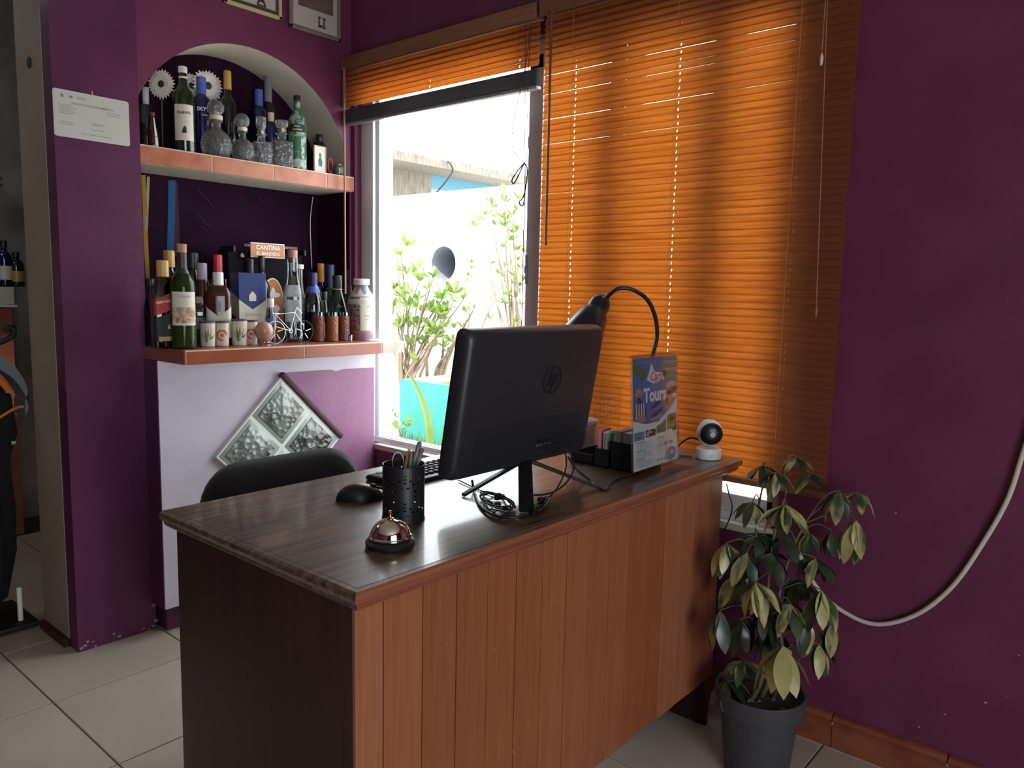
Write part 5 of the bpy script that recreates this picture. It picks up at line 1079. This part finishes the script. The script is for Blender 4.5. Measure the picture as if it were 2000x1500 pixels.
G().box(-.17, .17, -.15, .15, .005, .03, .01).obj('foot_plate', BLACKM, ds); G().tube([(.12,-.10,.02), (.12,-.10,.16)], .009, 8).obj('leg', M_['cap_white'], ds); G().tube([(-.12,-.10,.02), (-.12,-.10,.16)], .009, 8).obj('leg', M_['cap_white'], ds)
G().tube([(-.02,0,.02),(-.02,0,.6)], .02, 10).obj('post', BLACKM, ds)
G().box(.0, .014, -.004, .0, 0, .012).xf(lambda v: v+DP(22,868,3.17)).obj('tag', M_['mint'], ds, 0)

# ------------------------------------------------------------------ garden
struct(G().box(XO+.02, 16, -4, 14, -.15, -.02).obj('garden_ground', mat('pale_paving', (.62,.60,.55), .8), smooth=0))
WX = 6.5
gw = G(); hc = ON(866, 515, 0, WX); hr = .205
yl, yh, zl, zh = hc.y-.6, hc.y+.6, hc.z-.6, hc.z+.6
n = 40
for i in range(n):
    a, b = 2*PI*i/n, 2*PI*(i+1)/n
    def sqp(q):
        k = .6/max(abs(math.cos(q)), abs(math.sin(q))); return (hc.y+k*math.cos(q), hc.z+k*math.sin(q))
    (ya, za), (yb, zb_) = sqp(a), sqp(b)
    for x in (WX,): gw.add([(x, hc.y+hr*math.cos(a), hc.z+hr*math.sin(a)), (x, hc.y+hr*math.cos(b), hc.z+hr*math.sin(b)), (x, yb, zb_), (x, ya, za)], [(0,1,2,3)])
    gw.add([(WX, hc.y+hr*math.cos(a), hc.z+hr*math.sin(a)), (WX, hc.y+hr*math.cos(b), hc.z+hr*math.sin(b)), (WX+.45, hc.y+hr*math.cos(b), hc.z+hr*math.sin(b)), (WX+.45, hc.y+hr*math.cos(a), hc.z+hr*math.sin(a))], [(0,1,2,3)], 1)
    gw.add([(WX+.45, hc.y, hc.z), (WX+.45, hc.y+hr*math.cos(a), hc.z+hr*math.sin(a)), (WX+.45, hc.y+hr*math.cos(b), hc.z+hr*math.sin(b))], [(0,1,2)], 1)
gw.box(WX, WX+.2, -2, yl, -.1, 2.45).box(WX, WX+.2, yh, 12, -.1, 2.45).box(WX, WX+.2, yl, yh, -.1, zl).box(WX, WX+.2, yl, yh, zh, 2.45)
struct(gw.obj('wall_garden', [WHITE, mat('recess_shade_grey', (.17,.18,.21), .8)], smooth=0))  # shade inside the round opening put into grey colour, closed back added
nb = thing('neighbour_building', 'neighbouring building with raw concrete roof slab beyond the garden wall', 'building', (8.5, 8.6, 0))
G().box(-1.75, 3.5, -.60, 3, 3.0, 3.12).obj('roof_slab', CONC, nb, 0)
G().box(-1.7, -.35, .0, 3, 0, 3.0).obj('concrete_wall', CONC, nb, 0)
G().box(-.35, 3.5, .02, 3, 0, 2.80).obj('white_wall', WHITE, nb, 0); G().box(-.35, 3.5, .0, 3, 2.80, 3.0).obj('blue_band', BLUEB, nb, 0)
G().tube(spline([(-.62,-.61,3.10), (-.60,-.66,3.05), (-.55,-.62,2.95), (-.62,-.4,2.7), (-.66,-.05,2.5)], 5), .012, 6).obj('hanging_rod', M_['dark'], nb)
pb = thing('planter', 'aqua painted garden planter seen through the open window', 'planter', (4.5, 4.0, 0))
G().box(0, .06, -1.5, 1.13, -.02, .52).box(.06, 1.4, 1.07, 1.13, -.02, .52, mi=1).box(.06, 1.4, -1.5, -1.44, -.02, .52).obj('planter_wall', [AQUA, WHITE], pb, 0)  # white end face: strong light on that side put into the colour
G().box(.06, 1.4, -1.44, 1.07, .30, .47).obj('soil', mat('garden_soil', (.16,.10,.06), .95, col2=(.10,.07,.03), ns=12, bump=.5), pb, 0)
lfm = [G().add([(0,0,0),(.5,.17,.05),(1,0,-.05),(.5,-.17,.05)], [(0,1,2,3)]) for _ in range(1)]
def rosette(seed, k=8):
    rr = random.Random(seed); gg = G()
    for i in range(k):
        a = 2*PI*i/k+rr.uniform(-.3,.3); el = rr.uniform(.1,1.0); s_ = rr.uniform(.7,1.1)
        d = Vector((math.cos(a)*math.cos(el), math.sin(a)*math.cos(el), math.sin(el))); e = Vector((-math.sin(a), math.cos(a), 0)); u = d.cross(e)
        gg.add([(0,0,0), d*.45*s_+e*.16*s_-u*.03, d*.85*s_+e*.14*s_, d*s_, d*.85*s_-e*.14*s_, d*.45*s_-e*.16*s_-u*.03], [(0,1,2,3,4,5)])
    return gg.mesh('leaf_rosette', GREEN, 0, recalc=False)
RO = [rosette(k) for k in range(4)]
def shrub(label, base, tips, depthx, size, rad, group=None, extra=0, name='garden_shrub'):
    b = ON(base[0], base[1], 0, depthx); t = thing(name, label, 'shrub', b, 0, 'garden shrubs')
    pts = []
    for tx, ty, dx in tips:
        p = ON(tx, ty, 0, depthx+dx)-b; s0 = Vector((RND.uniform(-.06,.06), RND.uniform(-.12,.12), 0))
        m1 = s0.lerp(p, .4)+Vector((RND.uniform(-.05,.05), RND.uniform(-.06,.06), .04)); P = spline([s0, m1, p], 5)
        k = len(P); G().tube(P, [rad*(1-.75*i/(k-1)) for i in range(k)], 6).obj('branch', BARK, t, 60); pts.append((p, P))
    for p, P in pts:
        for e in range(1+extra):
            q = p if e == 0 else P[RND.randrange(len(P)//2, len(P))]+Vector((RND.uniform(-.09,.09), RND.uniform(-.12,.12), RND.uniform(-.03,.10)))
            o = link('leaf_rosette', RO[RND.randrange(4)], t); o.location = q; s_ = size*RND.uniform(.75,1.2); o.scale = (s_, s_, s_); o.rotation_euler = (RND.uniform(-.5,.5), RND.uniform(-.5,.5), RND.uniform(0,6))
    return t
shrub('leafy garden shrub with bare lower branches left in the window', (795,750), [(783,500,0),(778,530,.1),(800,575,-.1),(845,545,.1),(820,545,0),(835,565,-.1),(862,585,.0),(885,590,-.1),(790,600,-.15),(855,620,.1),(870,612,0),(815,590,.2),(772,560,.1),(880,560,.15),(800,640,.2),(905,585,.1),(765,620,.1),(850,655,0),(865,640,-.1)], 4.95, .125, .019, extra=2)
shrub('pale twiggy garden shrub with few leaves behind the leafy one', (838,742), [(875,690,.1),(865,640,.2),(830,650,.2),(905,640,.2),(925,605,.1)], 5.2, .10, .024, extra=1)
shrub('sparse light green shrub by the right window frame', (1015,742), [(960,405,.1),(985,395,0),(940,430,.2),(970,440,0),(1000,420,.1),(1010,450,0),(1015,390,.1),(995,470,.1),(925,445,.1),(1010,510,0),(1015,560,.1),(1005,490,.1),(985,430,.2),(950,420,.1)], 5.4, .085, .014, extra=2)
shrub('small low shrub growing in front of the white garden wall', (905,742), [(915,540,.1),(910,550,.2),(920,525,.1),(975,535,.2),(985,545,.1)], 5.7, .075, .012, extra=1)
# strap leaved plant just outside the sill
ag = thing('strap_leaf_plant', 'plant with one long green strap leaf outside the sill', 'plant', ON(840, 880, 2, -.02)*1)
ag.location = Vector((3.55, ON(842,868,0,3.55).y, -.02)); ao = Vector(ag.location)
def strap(pts, wd):
    P = [Vector(p) for p in spline(pts, 6)]; k = len(P); vs = []; e = CR
    for i, p in enumerate(P):
        w_ = wd*(math.sin(PI*min(1, .15+.85*(1-i/(k-1)))*.5))*(1 if i < k-1 else .05); vs += [p-e*w_, p+CF*.012-Vector((0,0,.0)), p+e*w_]
    G().add(vs, [(3*i+j, 3*i+j+1, 3*i+4+j, 3*i+3+j) for i in range(k-1) for j in range(2)]).obj('strap_leaf', GREEN, ag, 180, recalc=False)
def AP(px, py): return ON(px, py, 0, 3.55)-ao
strap([AP(842,960), AP(840,868), AP(838,830), AP(826,785), AP(808,745), AP(797,728)], .028)
strap([AP(858,960), AP(868,890), AP(868,845), AP(874,815)], .020); strap([AP(850,960), AP(880,880), AP(905,830)], .020)
# grass
gr = G(); r2 = random.Random(4)
for k in range(2600):
    x, y_ = r2.uniform(3.5, 4.44), r2.uniform(3.3, 5.6); h = r2.uniform(.03,.11)*(1.4 if x > 4.25 else 1); a = r2.uniform(0, 6.3); w_ = .006
    dx, dy = r2.uniform(-.04,.04), r2.uniform(-.04,.04)
    gr.add([(x-w_*math.cos(a), y_-w_*math.sin(a), -.02), (x+w_*math.cos(a), y_+w_*math.sin(a), -.02), (x+dx, y_+dy, h)], [(0,1,2)])
o = gr.obj('grass', GRASS, None, 0, recalc=False); o['kind'] = 'stuff'; o['label'] = 'green grass tufts along the foot of the aqua planter'; o['category'] = 'grass'
pg = shrub('small dark leafy weed at the planter corner', (772,850), [(765,805,0),(772,815,.1),(768,830,0),(776,838,-.1)], 4.3, .07, .006, extra=1)
